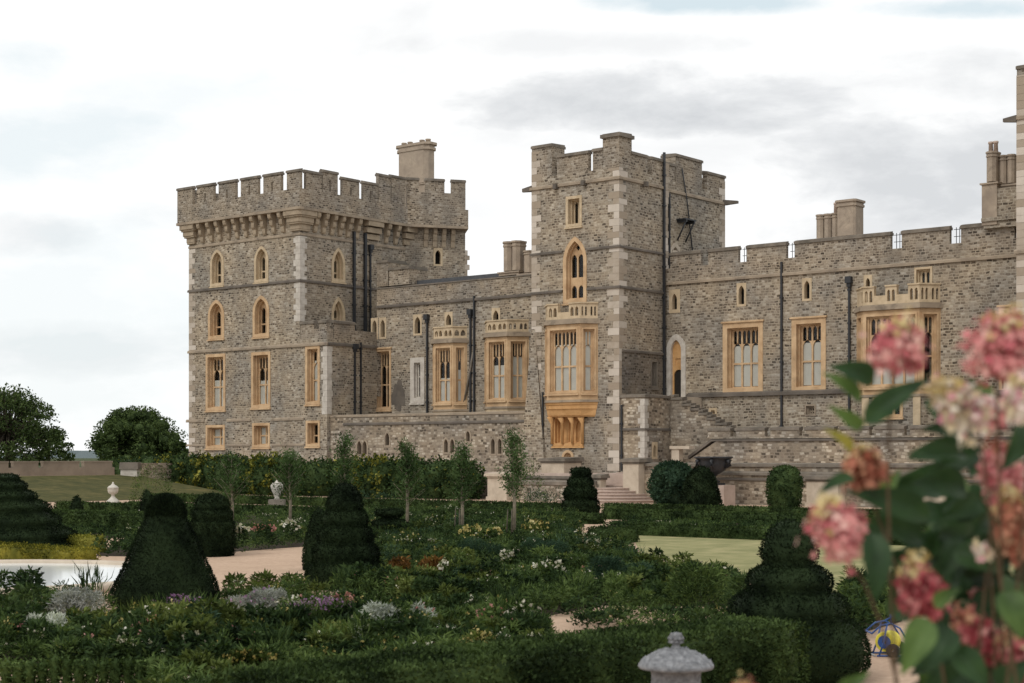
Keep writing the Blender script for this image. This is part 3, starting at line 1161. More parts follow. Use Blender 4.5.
mb.tube([FW.pt(FW.a(474), FW.z(352, FW.a(474)), 0.12), FW.pt(FW.a(471), FW.z(372, FW.a(474)), 0.14), FW.pt(FW.a(464.5), FW.z(406, FW.a(466)), 0.14)], 0.09, n=8)
mb.build('leaning_pipe', M['coping'], lw)
# the basement corridor in front of the range
FC = front(0.35)
aC0, aC1 = U_NB + 0.02, U_ML - 0.02
wc = []
for xs, y0, y1 in (((359.3,), 439, 456), ((364.8,), 439, 456), ((387.3,), 431, 447), ((401.3,), 438.5, 453), ((446.0,), 437, 454),
                   ((452.3,), 437, 454), ((468,), 429, 443), ((493.0,), 436.5, 455.5), ((499.8,), 436.5, 455.5)):
    wc.append(slit(FC, xs[0], y0, y1, 6.4, pointed=True, mat='string', fw=0.13))
mb = MB()
facade(mb, FC, rectp(aC0, aC1, 0, Z_CO - 0.55), wc)
mb.face([W(aC0, 0.35, Z_CO - 0.55), W(aC1, 0.35, Z_CO - 0.55), W(aC1, V_WING, Z_CO - 0.55), W(aC0, V_WING, Z_CO - 0.55)])
mb.box(FC, aC0, aC1, Z_CO - 0.549, Z_CO - 0.22, 0.0, -0.5)
mb.build('corridor', M['wall_pale'], lw)
for w in wc:
    window(lw, FC, w)
mb = MB()
mb.box(FC, aC0, aC1, Z_CO - 0.22, Z_CO, 0.07, -0.55, tz=0.08)
mb.build('coping', M['string'], lw)
string(lw, FC, aC0 + 1.5, aC1 - 0.5, FC.z(424, FC.a(430)), mat='ledge', h=0.2, d=0.1)

# ------------------------------------------------------------------ middle tower
mt = empty('castle_tower', W(-3.8, 7, 0), 'tall square stone tower in the middle, with an oriel window low on its front', 'castle tower')
ZS, ZC2, ZM, ZK = 22.35, 23.1, 24.5, 25.55
wm = [px_win(FV0, 566, 582, 196, 226.5, 'rect', lights=2, deep=0.55, fw=0.2, bar=0.1, archlights=True, mat='buffpale', nohood=True),
      px_win(FV0, 563.3, 586.8, 236.5, 303, 'arch', h=1.75, transom=0.47, mat='buff', fw=0.28, deep=0.4, bar=0.14),
      px_win(FV0, 553, 583.5, 416, 446, 'rect', lights=3, deep=0.42, fw=0.2, bar=0.16, archlights=True, mat='orange', nohood=True, pane='orange'),
      px_win(FV0, 562, 574, 450, 466.5, 'arch', h=0.55, deep=0.25, fw=0.18, lights=1, mat='buff', pane='orange')]
wms = [px_win(S0, 650.5, 657.5, 360, 388, 'rect', lights=1, deep=0.3, fw=0.14, plainlights=True, mat='coping', blind=(0, 0.9), nohood=True)]
V_ST = 5.7
mb = MB()
facade(mb, FV0, rectp(U_ML, 0, 0, ZC2), wm)
facade(mb, S0, rectp(0, V_ST, 0, ZC2), wms)
S1 = side(-0.35)
wm1 = [px_win(S1, 669.5, 680.5, 242.5, 254.5, 'arch', h=1.0, deep=0.3, fw=0.3, lights=1, mat='pier', nosill=True)]
facade(mb, S1, rectp(V_ST, 14.6, 0, ZC2), wm1)
facade(mb, Pl(0, V_ST, -1, 0), rectp(0, 0.35, 0, ZC2), [])
facade(mb, Pl(-0.35, 14.6, -1, 0), rectp(0, -0.35 - U_ML, 0, ZC2), [])
facade(mb, Pl(U_ML, 14.6, 0, -1), rectp(0, 14.6, 0, ZC2), [])
mb.face([W(*p, ZC2) for p in ((U_ML, 0), (0, 0), (0, V_ST), (-0.35, V_ST), (-0.35, 14.6), (U_ML, 14.6))])
mb.build('wall', M['wall'], mt)
for pl, ws in ((FV0, wm), (S0, wms), (S1, wm1)):
    for w in ws:
        window(mt, pl, w)
# battered lower left edge
mb = MB()
zb1 = 12.2
mb.hexa([W(U_ML - 1.0, -0.35, 0), W(U_ML + 1.6, -0.35, 0), W(U_ML + 1.6, -0.004, 0), W(U_ML - 1.0, 0.9, 0),
         W(U_ML - 0.02, -0.03, zb1), W(U_ML + 0.3, -0.03, zb1), W(U_ML + 0.3, -0.004, zb1), W(U_ML - 0.02, 0.3, zb1)])
mb.build('buttress', M['wall'], mt)
zq = ZS
string(mt, FV0, U_ML - 0.13, 0.13, zq - 0.1, h=0.26)
string(mt, S0, 0.0, V_ST, zq - 0.1, h=0.26)
string(mt, S1, V_ST, 14.7, zq - 0.1, h=0.26)
for yy in (246, 286.5):
    zz = FV0.z(yy, 0) - 0.1
    aw0, aw1 = FV0.a(562.8), FV0.a(587.3)
    string(mt, FV0, U_ML - 0.1, aw0, zz, mat='ledge', h=0.2)
    string(mt, FV0, aw1, 0.13, zz, mat='ledge', h=0.2)
    string(mt, S0, 0.0, V_ST, zz, mat='ledge', h=0.2)
zz = S0.z(353, 2)
string(mt, S0, 0.3, V_ST, zz, mat='ledge', h=0.2)
mb = MB()
rw_ = wms[0]['r']
mb.plate(S0, rectp(0.3, V_ST - 0.35, S0.z(394, 2), zz - 0.002), [rectp(rw_[0] - 0.08, rw_[1] + 0.08, rw_[2] - 0.16, rw_[3] + 0.05)] if rw_[1] + 0.1 < V_ST - 0.35 else [], 0.03, 0.001)
mb.build('rendered_panel', M['wall_dark'], mt)
quoins(mt, 0, 0, -1, 1, 2.0, ZK - 0.5, big=0.95, small=0.5)
quoins(mt, U_ML, 0, 1, 1, 3.0, ZK - 0.5)
quoins(mt, -0.35, 14.6, -1, -1, 15, ZM - 0.4)
mb = MB()
z = 15.4
while z < ZM - 0.6:
    mb.box(S1, V_ST + 0.02, V_ST + random.uniform(0.42, 0.62), z, z + 0.47, 0.36, -0.05)
    z += 0.49
mb.build('quoin', M['quoin'], mt)
# parapet and merlons
mcs = [(531.8, 552, ZK), (557, 588.3, ZM + 0.15), (592.8, 602.5, ZM + 0.2)]
for x0, x1, zt in mcs:
    a0, a1 = FV0.a(x0), FV0.a(x1)
    if x0 < 540:
        a0 = U_ML
    merlon(mt, FV0, a0, a1, ZC2, zt, t=1.5 if x0 < 540 else 0.35)
ac = FV0.a(603)
tp = MB()
tp.box(FV0, ac, 0.03, ZC2, ZK - 0.32, 0.03, -1.5)
o = tp.build('corner_turret', M['parapet'], mt)
tp = MB()
tp.box(FV0, ac - 0.14, 0.17, ZK - 0.32, ZK - 0.08, 0.17, -1.65)
tp.box(FV0, ac - 0.02, 0.05, ZK - 0.08, ZK + 0.06, 0.05, -1.5, tz=0.08)
tp.build('coping', M['coping'], o)
for pl, x0, x1, zt, t in ((S0, 631, 647.3, ZM, 0.4), (S0, 651.8, 660.5, ZM, 0.4), (S1, 661.5, 675, ZM, 0.4), (S1, 675.5, 702, ZK - 0.25, 1.2), (S1, 707, 728.5, ZM + 0.1, 0.4)):
    a0, a1 = pl.a(x0), pl.a(x1)
    if x0 == 651.8:
        a1 = V_ST - 0.02
    if x0 == 661.5:
        a0 = V_ST + 0.02
    if x1 == 728.5:
        a1 = 14.6
    merlon(mt, pl, a0, a1, ZC2, zt, t=t)
BK = Pl(-0.35, 14.6, -1, 0)
for k in range(3):
    merlon(mt, BK, 1.0 + k * 2.2, 2.4 + k * 2.2, ZC2, ZM)
LK = Pl(U_ML, 14.6, 0, -1)
for k in range(6):
    merlon(mt, LK, 0.3 + k * 2.2, 1.8 + k * 2.2, ZC2, ZM)
mb = MB()
for pl, a in ((FV0, U_ML + 0.15), (S1, 14.4), (FV0, FV0.a(585)), (FV0, FV0.a(557)), (S0, 3.0)):
    ext = 1.05 if pl is S1 or a == U_ML + 0.15 else 0.3
    if a == U_ML + 0.15:
        mb.hexa([W(U_ML - 1.0, 0.1, ZS - 0.1), W(U_ML, -0.1, ZS - 0.15), W(U_ML, 0.35, ZS - 0.15), W(U_ML - 1.0, 0.3, ZS - 0.1),
                 W(U_ML - 1.0, 0.1, ZS + 0.15), W(U_ML, -0.1, ZS + 0.25), W(U_ML, 0.35, ZS + 0.25), W(U_ML - 1.0, 0.3, ZS + 0.15)])
    elif pl is S1:
        mb.hexa([W(-0.35, 14.3, ZS - 0.1), W(0.75, 14.6, ZS - 0.05), W(0.75, 14.8, ZS - 0.05), W(-0.35, 14.75, ZS - 0.1),
                 W(-0.35, 14.3, ZS + 0.3), W(0.75, 14.6, ZS + 0.15), W(0.75, 14.8, ZS + 0.15), W(-0.35, 14.75, ZS + 0.3)])
    else:
        mb.box(pl, a - 0.14, a + 0.14, ZS - 0.25, ZS + 0.1, 0.35, 0.0)
mb.build('gargoyle', M['ledge'], mt)
drainpipe(mt, S0, V_ST - 0.22, 6.8, ZM + 0.4, hopper=False, r=0.075)
drainpipe(mt, S1, S1.a(668.2), 15.7, ZS - 0.2, hopper=False, r=0.06)
# timber bracket and cable on the rear wall
mb = MB()
a = S1.a(677)
zb_ = S1.z(222.5, a)
mb.box(S1, a, a + 0.14, zb_ - 0.02, zb_ + 0.16, 0.8, 0)
mb.box(S1, a + 1.1, a + 1.24, zb_ - 0.02, zb_ + 0.16, 0.8, 0)
mb.box(S1, a - 0.1, a + 1.4, zb_ + 0.161, zb_ + 0.26, 0.8, 0.0)
mb.tube([S1.pt(a + 0.07, zb_ - 1.3, 0.0), S1.pt(a + 0.07, zb_, 0.7)], 0.06)
mb.tube([S1.pt(a + 1.17, zb_ - 1.3, 0.0), S1.pt(a + 1.17, zb_, 0.7)], 0.06)
mb.build('bracket', M['lead'], mt)
mb = MB()
ca = S1.a(681)
mb.tube([S1.pt(ca, ZM - 0.3, 0.1), S1.pt(ca + 0.7, zb_ + 1.5, 0.12), S1.pt(ca + 1.5, zb_ - 2.5, 0.12), S1.pt(ca + 1.9, 17.5, 0.12)], 0.05, n=5)
mb.build('cable', M['lead'], mt)
# oriel on the front
aB = FV0.a(570)
za, zb2, zc_ = FV0.z(394, aB), FV0.z(329, aB), FV0.z(305.5, aB)
canted_bay(mt, 0.0, 547.2, 579.6, 598, 0.95, None, za, zb2, zc_, 3, 1, (0, 0.78), (0, 1.0), base_mat='buffpale')
# the coloured corbelling under the oriel
pfo = front(-0.95)
o0, o1 = pfo.a(547.2), pfo.a(579.6)
oR = FV0.a(598)
oL = o0 - (oR - o1)
zt = za - 0.62
zl = FV0.z(417, aB)
mb = MB()
lv = [(1.0, zt), (0.98, zt - 0.16), (0.90, zt - 0.18), (0.86, zt - 0.46), (0.78, zt - 0.48), (0.62, zl + 0.10), (0.54, zl + 0.08), (0.50, zl)]
prev = None
for k, z in lv:
    sh = (1 - k) * 0.55
    ring = [W(oL + sh, -0.01, z), W(o0 + sh * 0.6, -0.95 * k - 0.005, z), W(o1 - sh * 0.6, -0.95 * k - 0.005, z), W(oR - sh, -0.01, z)]
    if prev is not None:
        for i in range(3):
            mb.face([ring[i], ring[i + 1], prev[i + 1], prev[i]])
    else:
        mb.face(ring)
    prev = ring
mb.face(prev[::-1])
mb.build('oriel_corbel', M['orange'], mt)
mb = MB()
for x in (553, 563.5, 573.5, 583.5):
    mb = MB()
    a = FV0.a(x)
    mb.tube([FV0.pt(a, FV0.z(444, a), 0.12), FV0.pt(a, FV0.z(424, a), 0.12), FV0.pt(a, FV0.z(417, a), 0.3)], [0.1, 0.11, 0.26], n=8)
    mb.build('colonnette', M['orange'], mt)
drainpipe(mt, FV0, FV0.a(543.5), 2.0, FV0.z(392, FV0.a(543)), hopper=False, r=0.05)

# ------------------------------------------------------------------ right wing
rw = empty('castle_wing', W(14, 10, 0), 'long stone range right of the middle tower, with tall traceried windows and a bay', 'castle wing')
U_R1 = 28.4
Z_RC, Z_RM = 16.55, 17.75
wr = [slit(FW, 674.6, 289.5, 313, 11, fw=0.26), slit(FW, 741.5, 283, 306.5, 9.5), slit(FW, 807, 278, 301, 9.5), slit(FW, 868, 275, 291, 8.5),
      px_win(FW, 914.5, 932.5, 267, 288, 'rect', lights=2, deep=0.35, fw=0.14, archlights=True, bar=0.14, mat='buffpale', nohood=True),
      px_win(FW, 723, 763, 322.5, 393, 'rect', lights=3, deep=0.5, fw=0.36, blind=(0.02, 0.72)),
      px_win(FW, 791.8, 826, 318.3, 392, 'rect', lights=2, deep=0.5, fw=0.36, blind=(0.02, 0.72)),
      px_win(FW, 805, 816, 404.5, 416, 'rect', lights=2, deep=0.25, fw=0.1, plainlights=True, bar=0.1, mat='string', nohood=True, nosill=True),
      px_win(FW, 709.3, 717, 408, 419, 'rect', lights=1, deep=0.25, fw=0.16, plainlights=True, mat='buffpale', nohood=True, nosill=True),
      px_win(FW, 999, 1010, 307, 392, 'rect', lights=1, deep=0.5, fw=0.2)]
door_r = FW.rect(666.8, 686, 334, 398)
wd = dict(kind='arch', r=door_r, h=1.15)
mb = MB()
facade(mb, FW, rectp(0.02, U_R1, 0, Z_ST), wr + [wd])
mb.build('wall', M['wall'], rw)
for w in wr:
    window(rw, FW, w)
# door with its white arch
dm = MB()
a0, a1, z0, z1 = door_r
inn = arch(a0, a1, z0, z1, 1.15, inset=0.38)
inn = [(inn[0][0], z0), (inn[1][0], z0)] + inn[2:]
outer = arch(a0, a1, z0, z1, 1.15)
outer = [(a0, z0 - 0.02), (a1, z0 - 0.02)] + outer[2:]
dm.plate(FW, outer, [inn], 0.08, -0.4)
do = dm.build('door', M['white'], rw)
zdoor = FW.z(369.5, (a0 + a1) / 2)
dm = MB()
leaf = arch(a0 + 0.5, a1 - 0.3, z0 + 0.02, zdoor, 0.42)
dm.plate(FW, rectp(a0 + 0.3, a1 - 0.3, z0, z1 - 0.36), [leaf, rectp(a0 + 0.62, a1 - 0.45, zdoor + 0.35, z1 - 1.75)], -0.18, -0.3, rim=False)
dm.plate(FW, rectp(a0 + 0.5, a1 - 0.4, zdoor + 0.3, z1 - 1.7), [], -0.25)
dm.build('door_panel', M['orange'], do)
dm = MB()
dm.plate(FW, rectp(a0 + 0.5, a1 - 0.25, z0, zdoor + 0.3), [], -0.29)
dm.build('door_leaf', M['door'], do)
string(rw, FW, 0.02, U_R1, Z_ST, h=0.24, d=0.15)
mb = MB()
mb.box(FW, 0.02, U_R1, Z_ST + 0.24, Z_RC, 0.0, -0.8)
mb.build('parapet', M['parapet'], rw)
for x0, x1 in ((669, 702), (707, 739.5), (745.5, 787.5), (793.5, 892), (900.3, 951.2), (959.5, 1016)):
    merlon(rw, FW, FW.a(x0) + 0.1, FW.a(x1) - 0.1, Z_RC, Z_RM, t=0.3)
string(rw, FW, FW.a(688), FW.a(851), FW.z(395.5, FW.a(770)), mat='ledge', h=0.34, d=0.22)
string(rw, FW, FW.a(944), U_R1, FW.z(395.5, FW.a(980)), mat='ledge', h=0.34, d=0.22)
mb = MB()
mb.box(FW, 0.02, U_R1, Z_ST - 0.6, Z_ST + 0.9, -0.85, -10)
mb.build('roof', M['roof'], rw)
for x0, x1 in ((738, 746), (786, 794.5), (890, 901), (950, 961)):
    mb = MB()
    a0, a1 = FW.a(x0), FW.a(x1)
    for z in (Z_RC + 0.5, Z_RC + 0.95):
        mb.box(FW, a0, a1, z, z + 0.035, -0.6, -0.635)
    for k in range(3):
        aa = a0 + (a1 - a0) * (0.2 + 0.3 * k)
        mb.box(FW, aa, aa + 0.035, Z_RC, Z_RC + 1.1, -0.598, -0.637)
    mb.build('railing', M['lead'], rw)
aB = FW.a(893)
z_w0, z_w1, z_p = FW.z(388, aB), FW.z(315, aB), FW.z(288, aB)
canted_bay(rw, V_WING, 862.8, 919.5, 940.6, 1.05, 2.0, z_w0, z_w1, z_p, 4, 1, (0, 0.3), None, base_mat='wall', low=(873, 903, 395, 417.5))
pb = front(V_WING - 1.05)
for x in (865.5, 917):
    mb = MB()
    mb.box(pb, pb.a(x) - 0.25, pb.a(x) + 0.25, 2.0, z_w0 - 0.63, 0.05, 0.0)
    mb.build('pilaster', M['buffpale'], rw)
drainpipe(rw, FW, FW.a(782.3), 4.0, FW.z(262, FW.a(782)), hopper=False)
drainpipe(rw, FW, FW.a(850), 2.0, FW.z(281, FW.a(850)))
chimney(rw, FW, FW.a(806.5), FW.a(829.5), Z_RM - 0.4, FW.z(211.5, FW.a(818)), 3, d0=-1.2, d1=-2.1, zb=FW.z(237, FW.a(818)))
chimney(rw, FW, FW.a(831.5), FW.a(851), Z_RM - 0.6, FW.z(198.5, FW.a(841)), 1, d0=-0.6, d1=-2.0, zb=FW.z(234.5, FW.a(841)), cham=0.10)
mb = MB()
mb.lathe(FW.pt(FW.a(825), FW.z(211, FW.a(825)), -1.6), [(0.17, 0), (0.15, 0.6), (0.18, 0.62), (0.18, 0.75)], 12)
mb.build('chimney_pot', M['pink'], rw)
chimney(rw, front(5.5), front(5.5).a(985), front(5.5).a(995.5), Z_RM - 0.3, front(5.5).z(150, 25), 1, d0=0, d1=-1.0, zb=front(5.5).z(182, 24))
pcb = front(5.4)
mb = MB()
mb.box(pcb, pcb.a(983.5), U_R1, Z_RM - 0.5, pcb.z(190, 24), 0.0, -3.0)
mb.box(pcb, pcb.a(982), U_R1, pcb.z(222, 24), pcb.z(218.5, 24), 0.15, -3.1)
mb.build('chimney_breast', M['wall'], rw)
chimney(rw, front(6.0), front(6.0).a(998), front(6.0).a(1014), pcb.z(190, 24), front(6.0).z(153, 26), 2, d0=0, d1=-0.9, zb=pcb.z(184, 24))
mb = MB()
for x in (988, 993):
    mb.lathe(front(5.5).pt(front(5.5).a(x), front(5.5).z(150.5, 25), -0.45), [(0.15, 0), (0.13, 0.55), (0.17, 0.57), (0.17, 0.7)], 12)
mb.build('chimney_pot', M['pink'], rw)

# ------------------------------------------------------------------ right tower, cut by the frame
rt = empty('castle_tower', W(34, 7, 0), 'stone tower with pale corner blocks at the far right edge of the castle', 'castle tower')
ur0 = FV0.a(1016.8)
wrt = [dict(kind='rect', r=(ur0 + 2.5, ur0 + 5.5, 6.5, 12.0), lights=3, deep=0.5, fw=0.3, blind=(0, 0.6))]
mb = MB()
facade(mb, FV0, rectp(ur0, ur0 + 9, 0, 24.2), wrt)
facade(mb, Pl(ur0, 16, 0, -1), rectp(0, 16, 0, 24.2), [])
facade(mb, side(ur0 + 9), rectp(0, 16, 0, 24.2), [])
facade(mb, Pl(ur0 + 9, 16, -1, 0), rectp(0, 9, 0, 24.2), [])
mb.face([W(*p, 24.2) for p in ((ur0, 0), (ur0 + 9, 0), (ur0 + 9, 16), (ur0, 16))])
mb.build('wall', M['wall_pale'], rt)
window(rt, FV0, wrt[0])
quoins(rt, ur0, 0, 1, 1, 2.0, 25.2, mat='quoin', big=1.4, small=0.9)
ztop = FV0.z(64.5, ur0)
merlon(rt, FV0, ur0, ur0 + 1.8, 24.2, ztop, t=1.6)
for k in range(3):
    merlon(rt, FV0, ur0 + 2.5 + k * 2.2, ur0 + 4.0 + k * 2.2, 24.2, ztop - 1.0)
string(rt, FV0, ur0 - 0.13, ur0 + 9, FV0.z(120, ur0), h=0.26)
string(rt, FV0, ur0 - 0.13, ur0 + 9, FV0.z(254, ur0), h=0.26)
mb = MB()
zz = FV0.z(120.5, ur0)
mb.hexa([W(ur0 - 0.8, -0.1, zz), W(ur0, -0.15, zz - 0.1), W(ur0, 0.15, zz - 0.1), W(ur0 - 0.8, 0.1, zz),
         W(ur0 - 0.8, -0.1, zz + 0.2), W(ur0, -0.15, zz + 0.3), W(ur0, 0.15, zz + 0.3), W(ur0 - 0.8, 0.1, zz + 0.2)])
mb.build('gargoyle', M['ledge'], rt)

# ================================================================== TERRACE WALLS AND STAIRS
Z_TER = 1.85
tr = MB()
tr.prism([(-70, -3.9), (60, -3.9), (60, 40), (-70, 40)], 0.02, Z_TER)
o = tr.build('terrace', M['pink'])
tag(o, kind='structure')

# stair block beside the middle tower
sb = empty('stair_block', W(1, 3, 0), 'small square stone block with a pale corner, in the angle right of the middle tower', 'stair block')
FB = front(0.12)
SB_U = FB.a(644.5)
SBp = side(SB_U)
zbt = FB.z(397.5, FB.a(633))
V_STR = 3.3
ws = [slit(SBp, 654.5, 442, 459, 5.5)]
mb = MB()
facade(mb, FB, rectp(0.03, SB_U, 0, zbt), [])
facade(mb, SBp, rectp(0.12, V_STR, 0, zbt), ws)
mb.face([W(*p, zbt) for p in ((0.03, 0.12), (SB_U, 0.12), (SB_U, V_STR), (0.03, V_STR))])
mb.build('wall', M['wall_pale'], sb)
window(sb, SBp, ws[0])
mb = MB()
mb.box(FB, 0.03, SB_U + 0.1, zbt + 0.002, zbt + 0.25, 0.1, -0.5, tz=0.08)
mb.box(SBp, 0.63, V_STR, zbt + 0.002, zbt + 0.25, 0.1, -0.5, tz=0.08)
mb.build('coping', M['coping'], sb)
zz = FB.z(430.5, FB.a(633))
string(sb, FB, 0.03, SB_U + 0.1, zz, mat='ledge', h=0.18, d=0.1)
string(sb, SBp, 0.12, V_STR, zz, mat='ledge', h=0.18, d=0.1)
quoins(sb, SB_U, 0.12, -1, 1, 2.0, zbt - 0.05, mat='white', big=0.5, small=0.35, h=0.42)
drainpipe(sb, FB, 0.2, 2.0, FB.z(405, 0.2), r=0.05, hopper=False)

# staircase to the door with its stepped parapet
stc = empty('staircase', W(5, 4, 0), 'stone stair with a stepped parapet climbing to the white arched door', 'staircase')
FS = front(V_STR)
edges = [(666.5, 400), (682.5, 406), (691, 410.5), (699, 415), (707.5, 420), (716, 425), (727, 431)]
mb = MB()
cp = MB()
a_prev = SB_U + 0.02
for (x, y), (x2, _) in zip(edges, edges[1:] + [(742, 0)]):
    a0, a1 = max(FS.a(x), SB_U + 0.02), FS.a(x2)
    zt = FS.z(y, a0)
    mb.box(FS, a0, a1, 0, zt, 0.0, -0.55)
    cp.box(FS, a0 - 0.05, a1 + 0.03, zt, zt + 0.22, 0.08, -0.62, tz=0.06)
    cp.box(FS, a0 - 0.04, a0 + 0.35, zt + 0.22, zt + 0.42, 0.06, -0.6, tz=0.08)
mb.build('parapet', M['wall_pale'], stc)
cp.build('coping', M['coping'], stc)
mb = MB()
nst = 16
zl = z0 = door_r[2]
for k in range(nst):
    a0 = FS.a(683) + 0.36 * k
    mb.box(FS, a0, a0 + 0.36, 0, zl - 1.15 - (k + 1) * 0.19, -0.56, -(V_WING - V_STR) + 0.03)
mb.box(FS, 0.05, FS.a(683), 0, zl - 0.02, -0.56, -(V_WING - V_STR) + 0.03)
mb.build('step', M['pier'], stc)

# upper retaining wall with crenels
FT1 = front(2.0)
up = empty('terrace_wall', W(18, 2, 0), 'upper crenellated retaining wall of pale coursed stone, below the right range', 'terrace wall')
a0, a1 = FT1.a(716), 32.0
zT = FT1.z(430.5, FT1.a(780))
zb_ = FT1.z(441, FT1.a(780))
aL0 = FT1.a(690)
mb = MB()
zlow = FT1.z(459, aL0)
mb.plate(FT1, [(aL0 - 0.6, 0), (a1, 0), (a1, zb_), (a0, zb_), (aL0, zlow), (aL0 - 0.6, zlow)], [], 0.0, -0.7)
mb.build('wall', M['wall_pale'], up)
mb = MB()
mb.box(FT1, a0 - 0.3, a1, zb_ + 0.001, zb_ + 0.18, 0.12, -0.7, tz=0.05)
mb.hexa([FT1.pt(aL0 - 0.1, zlow + 0.01, 0.12), FT1.pt(a0 - 0.3, zb_ + 0.0, 0.12), FT1.pt(a0 - 0.3, zb_ + 0.0, -0.7), FT1.pt(aL0 - 0.1, zlow + 0.01, -0.7),
         FT1.pt(aL0 - 0.1, zlow + 0.2, 0.12), FT1.pt(a0 - 0.3, zb_ + 0.18, 0.12), FT1.pt(a0 - 0.3, zb_ + 0.18, -0.7), FT1.pt(aL0 - 0.1, zlow + 0.2, -0.7)])
mb.build('string_course', M['ledge'], up)
xs = [705, 733, 767.5, 802, 837, 872, 907, 943, 980, 1018, 1056]
mb = MB()
mb.box(FT1, FT1.a(707), a1, zb_ + 0.182, zT - 0.36, 0.0, -0.4)
mb.build('parapet', M['wall_pale'], up)
for x0, x1 in zip(xs, xs[1:]):
    b0, b1 = FT1.a(x0 + 3.0), FT1.a(x1 - 3.0)
    o = MB()
    o.box(FT1, b0, b1, zT - 0.36, zT + 0.02, 0.0, -0.4)
    o = o.build('merlon', M['wall_pale'], up)
    c = MB()
    c.box(FT1, b0 - 0.04, b1 + 0.04, zT + 0.02, zT + 0.26, 0.07, -0.47, tz=0.08)
    c.build('coping', M['coping'], o)
mb = MB()
fp = front(1.3)
mb.box(fp, fp.a(671.5), fp.a(679), 1.85, fp.z(449, fp.a(675)), 0, -0.5)
mb.box(fp, fp.a(671.5) - 0.1, fp.a(690), fp.z(449, fp.a(675)), fp.z(446, fp.a(675)), 0.1, -0.6)
mb.build('stair_pier', M['pier'], up)

# lower retaining wall of the garden
FT2 = front(-4.0)
lo = empty('terrace_wall', W(15, -4, 0), 'low coursed stone retaining wall of the garden, right of the curved steps', 'terrace wall')
aS1 = FT2.a(640)
zT2 = FT2.z(462, FT2.a(780))
mb = MB()
mb.box(FT2, aS1, 34, 0, zT2 - 0.62, 0.0, -0.6)
mb.box(FT2, aS1, 34, zT2 - 0.62, zT2 - 0.3, -0.02, -0.55)
mb.build('wall', M['wall_pale'], lo)
mb = MB()
z1_ = FT2.z(471.5, FT2.a(780))
mb.box(FT2, aS1, 34, zT2 - 0.3, zT2 - 0.05, 0.10, -0.65, tz=0.08)
mb.box(FT2, FT2.a(701), 34, z1_ - 0.25, z1_ - 0.0, 0.12, 0.0, tz=0.1)
mb.build('coping', M['coping'], lo)
mb = MB()
z2_ = FT2.z(479.5, FT2.a(780))
mb.box(FT2, FT2.a(715), 34, z2_ - 0.08, z2_ + 0.08, 0.10, 0.0, tz=0.04)
mb.build('string_course', M['ledge'], lo)
l2 = empty('terrace_wall', W(-8, -4, 0), 'low garden retaining wall with a dark coping, left of the curved steps', 'terrace wall')
aS0 = FT2.a(592)
zLW = FT2.z(475, FT2.a(560))
mb = MB()
mb.box(FT2, -62, aS0, 0, zLW - 0.25, 0.0, -0.6)
mb.build('wall', M['wall_pale'], l2)
mb = MB()
mb.box(FT2, -62, aS0, zLW - 0.25, zLW, 0.1, -0.7, tz=0.08)
mb.build('coping', M['coping'], l2)


def pier(px0, px1, ytop, ybase, v, label, cap='coping', body='pier', z0=None):
    p = front(v)
    a0, a1 = p.a(px0), p.a(px1)
    am = (a0 + a1) / 2
    zt = p.z(ytop, am)
    zb = p.z(ybase, am) if z0 is None else z0
    L = a1 - a0
    o = empty('garden_pier', W(am, v + L / 2, zb), label, 'stone pier')
    b = MB()
    b.box(p, a0, a1, zb, zt - 0.42, 0, -L)
    b.box(p, a0 - 0.08, a1 + 0.08, zb, zb + 0.25, 0.08, -L - 0.08)
    b.build('shaft', M[body], o)
    c = MB()
    c.box(p, a0 - 0.06, a1 + 0.06, zt - 0.42, zt - 0.30, 0.06, -L - 0.06)
    c.box(p, a0 - 0.18, a1 + 0.18, zt - 0.30, zt - 0.14, 0.18, -L - 0.18)
    c.box(p, a0 - 0.14, a1 + 0.14, zt - 0.14, zt, 0.14, -L - 0.14, tz=0.1)
    c.build('cap', M[cap], o)
    return o


pier(623, 638.5, 457.5, 492, -4.7, 'tall pale stone pier with a dark cap, right of the curved garden steps', z0=0.0)
pier(592.5, 600.5, 473.5, 500, -5.4, 'narrow pale stone pier at the left foot of the curved steps', z0=0.0)
pier(541.5, 564, 457, 476, -3.0, 'broad pier with a dark sloping cap standing behind the low wall', z0=1.0)
pier(487.5, 506.5, 472, 500, -6.5, 'plain pale block pier at the left end of the low wall', cap='pier', z0=0.0)
pier(806.5, 838, 474.5, 503, -4.9, 'beige stone pier with dark cap on the right garden wall beside the round bush', z0=0.0)
pier(921, 950, 473, 505, -5.2, 'beige stone pier seen between the flower stems on the right', z0=0.0)
# low return wall between the two left piers
mb = MB()
FR = front(-6.2)
mb.box(FR, FR.a(506.5) + 0.2, FR.a(592), 0, FR.z(485, FR.a(550)) , 0, -0.5)
o = mb.build('low_wall', M['wall_pale'])
tag(o, 'low stone garden wall running between the plain pier and the narrow pier', 'wall')
mb = MB()
zc = FR.z(485, FR.a(550))
mb.box(FR, FR.a(506.5) + 0.2, FR.a(592), zc + 0.002, zc + 0.3, 0.1, -0.6, tz=0.08)
ORG[o.name] = o.location.copy()
mb.build('coping', M['coping'], o)

# curved steps and the flight behind them
cs = empty('garden_steps', W(1.5, -6, 0), 'fan of curved pale pink stone steps leading up from the garden', 'steps')
ucs = (aS0 + aS1) / 2 + 0.1
mb = MB()
NSTEP, RISE = 5, 0.19


def fan(r, w, n=28):
    return [(ucs + w * math.cos(math.pi + math.pi * i / n), -4.2 + r * math.sin(math.pi + math.pi * i / n)) for i in range(n + 1)]


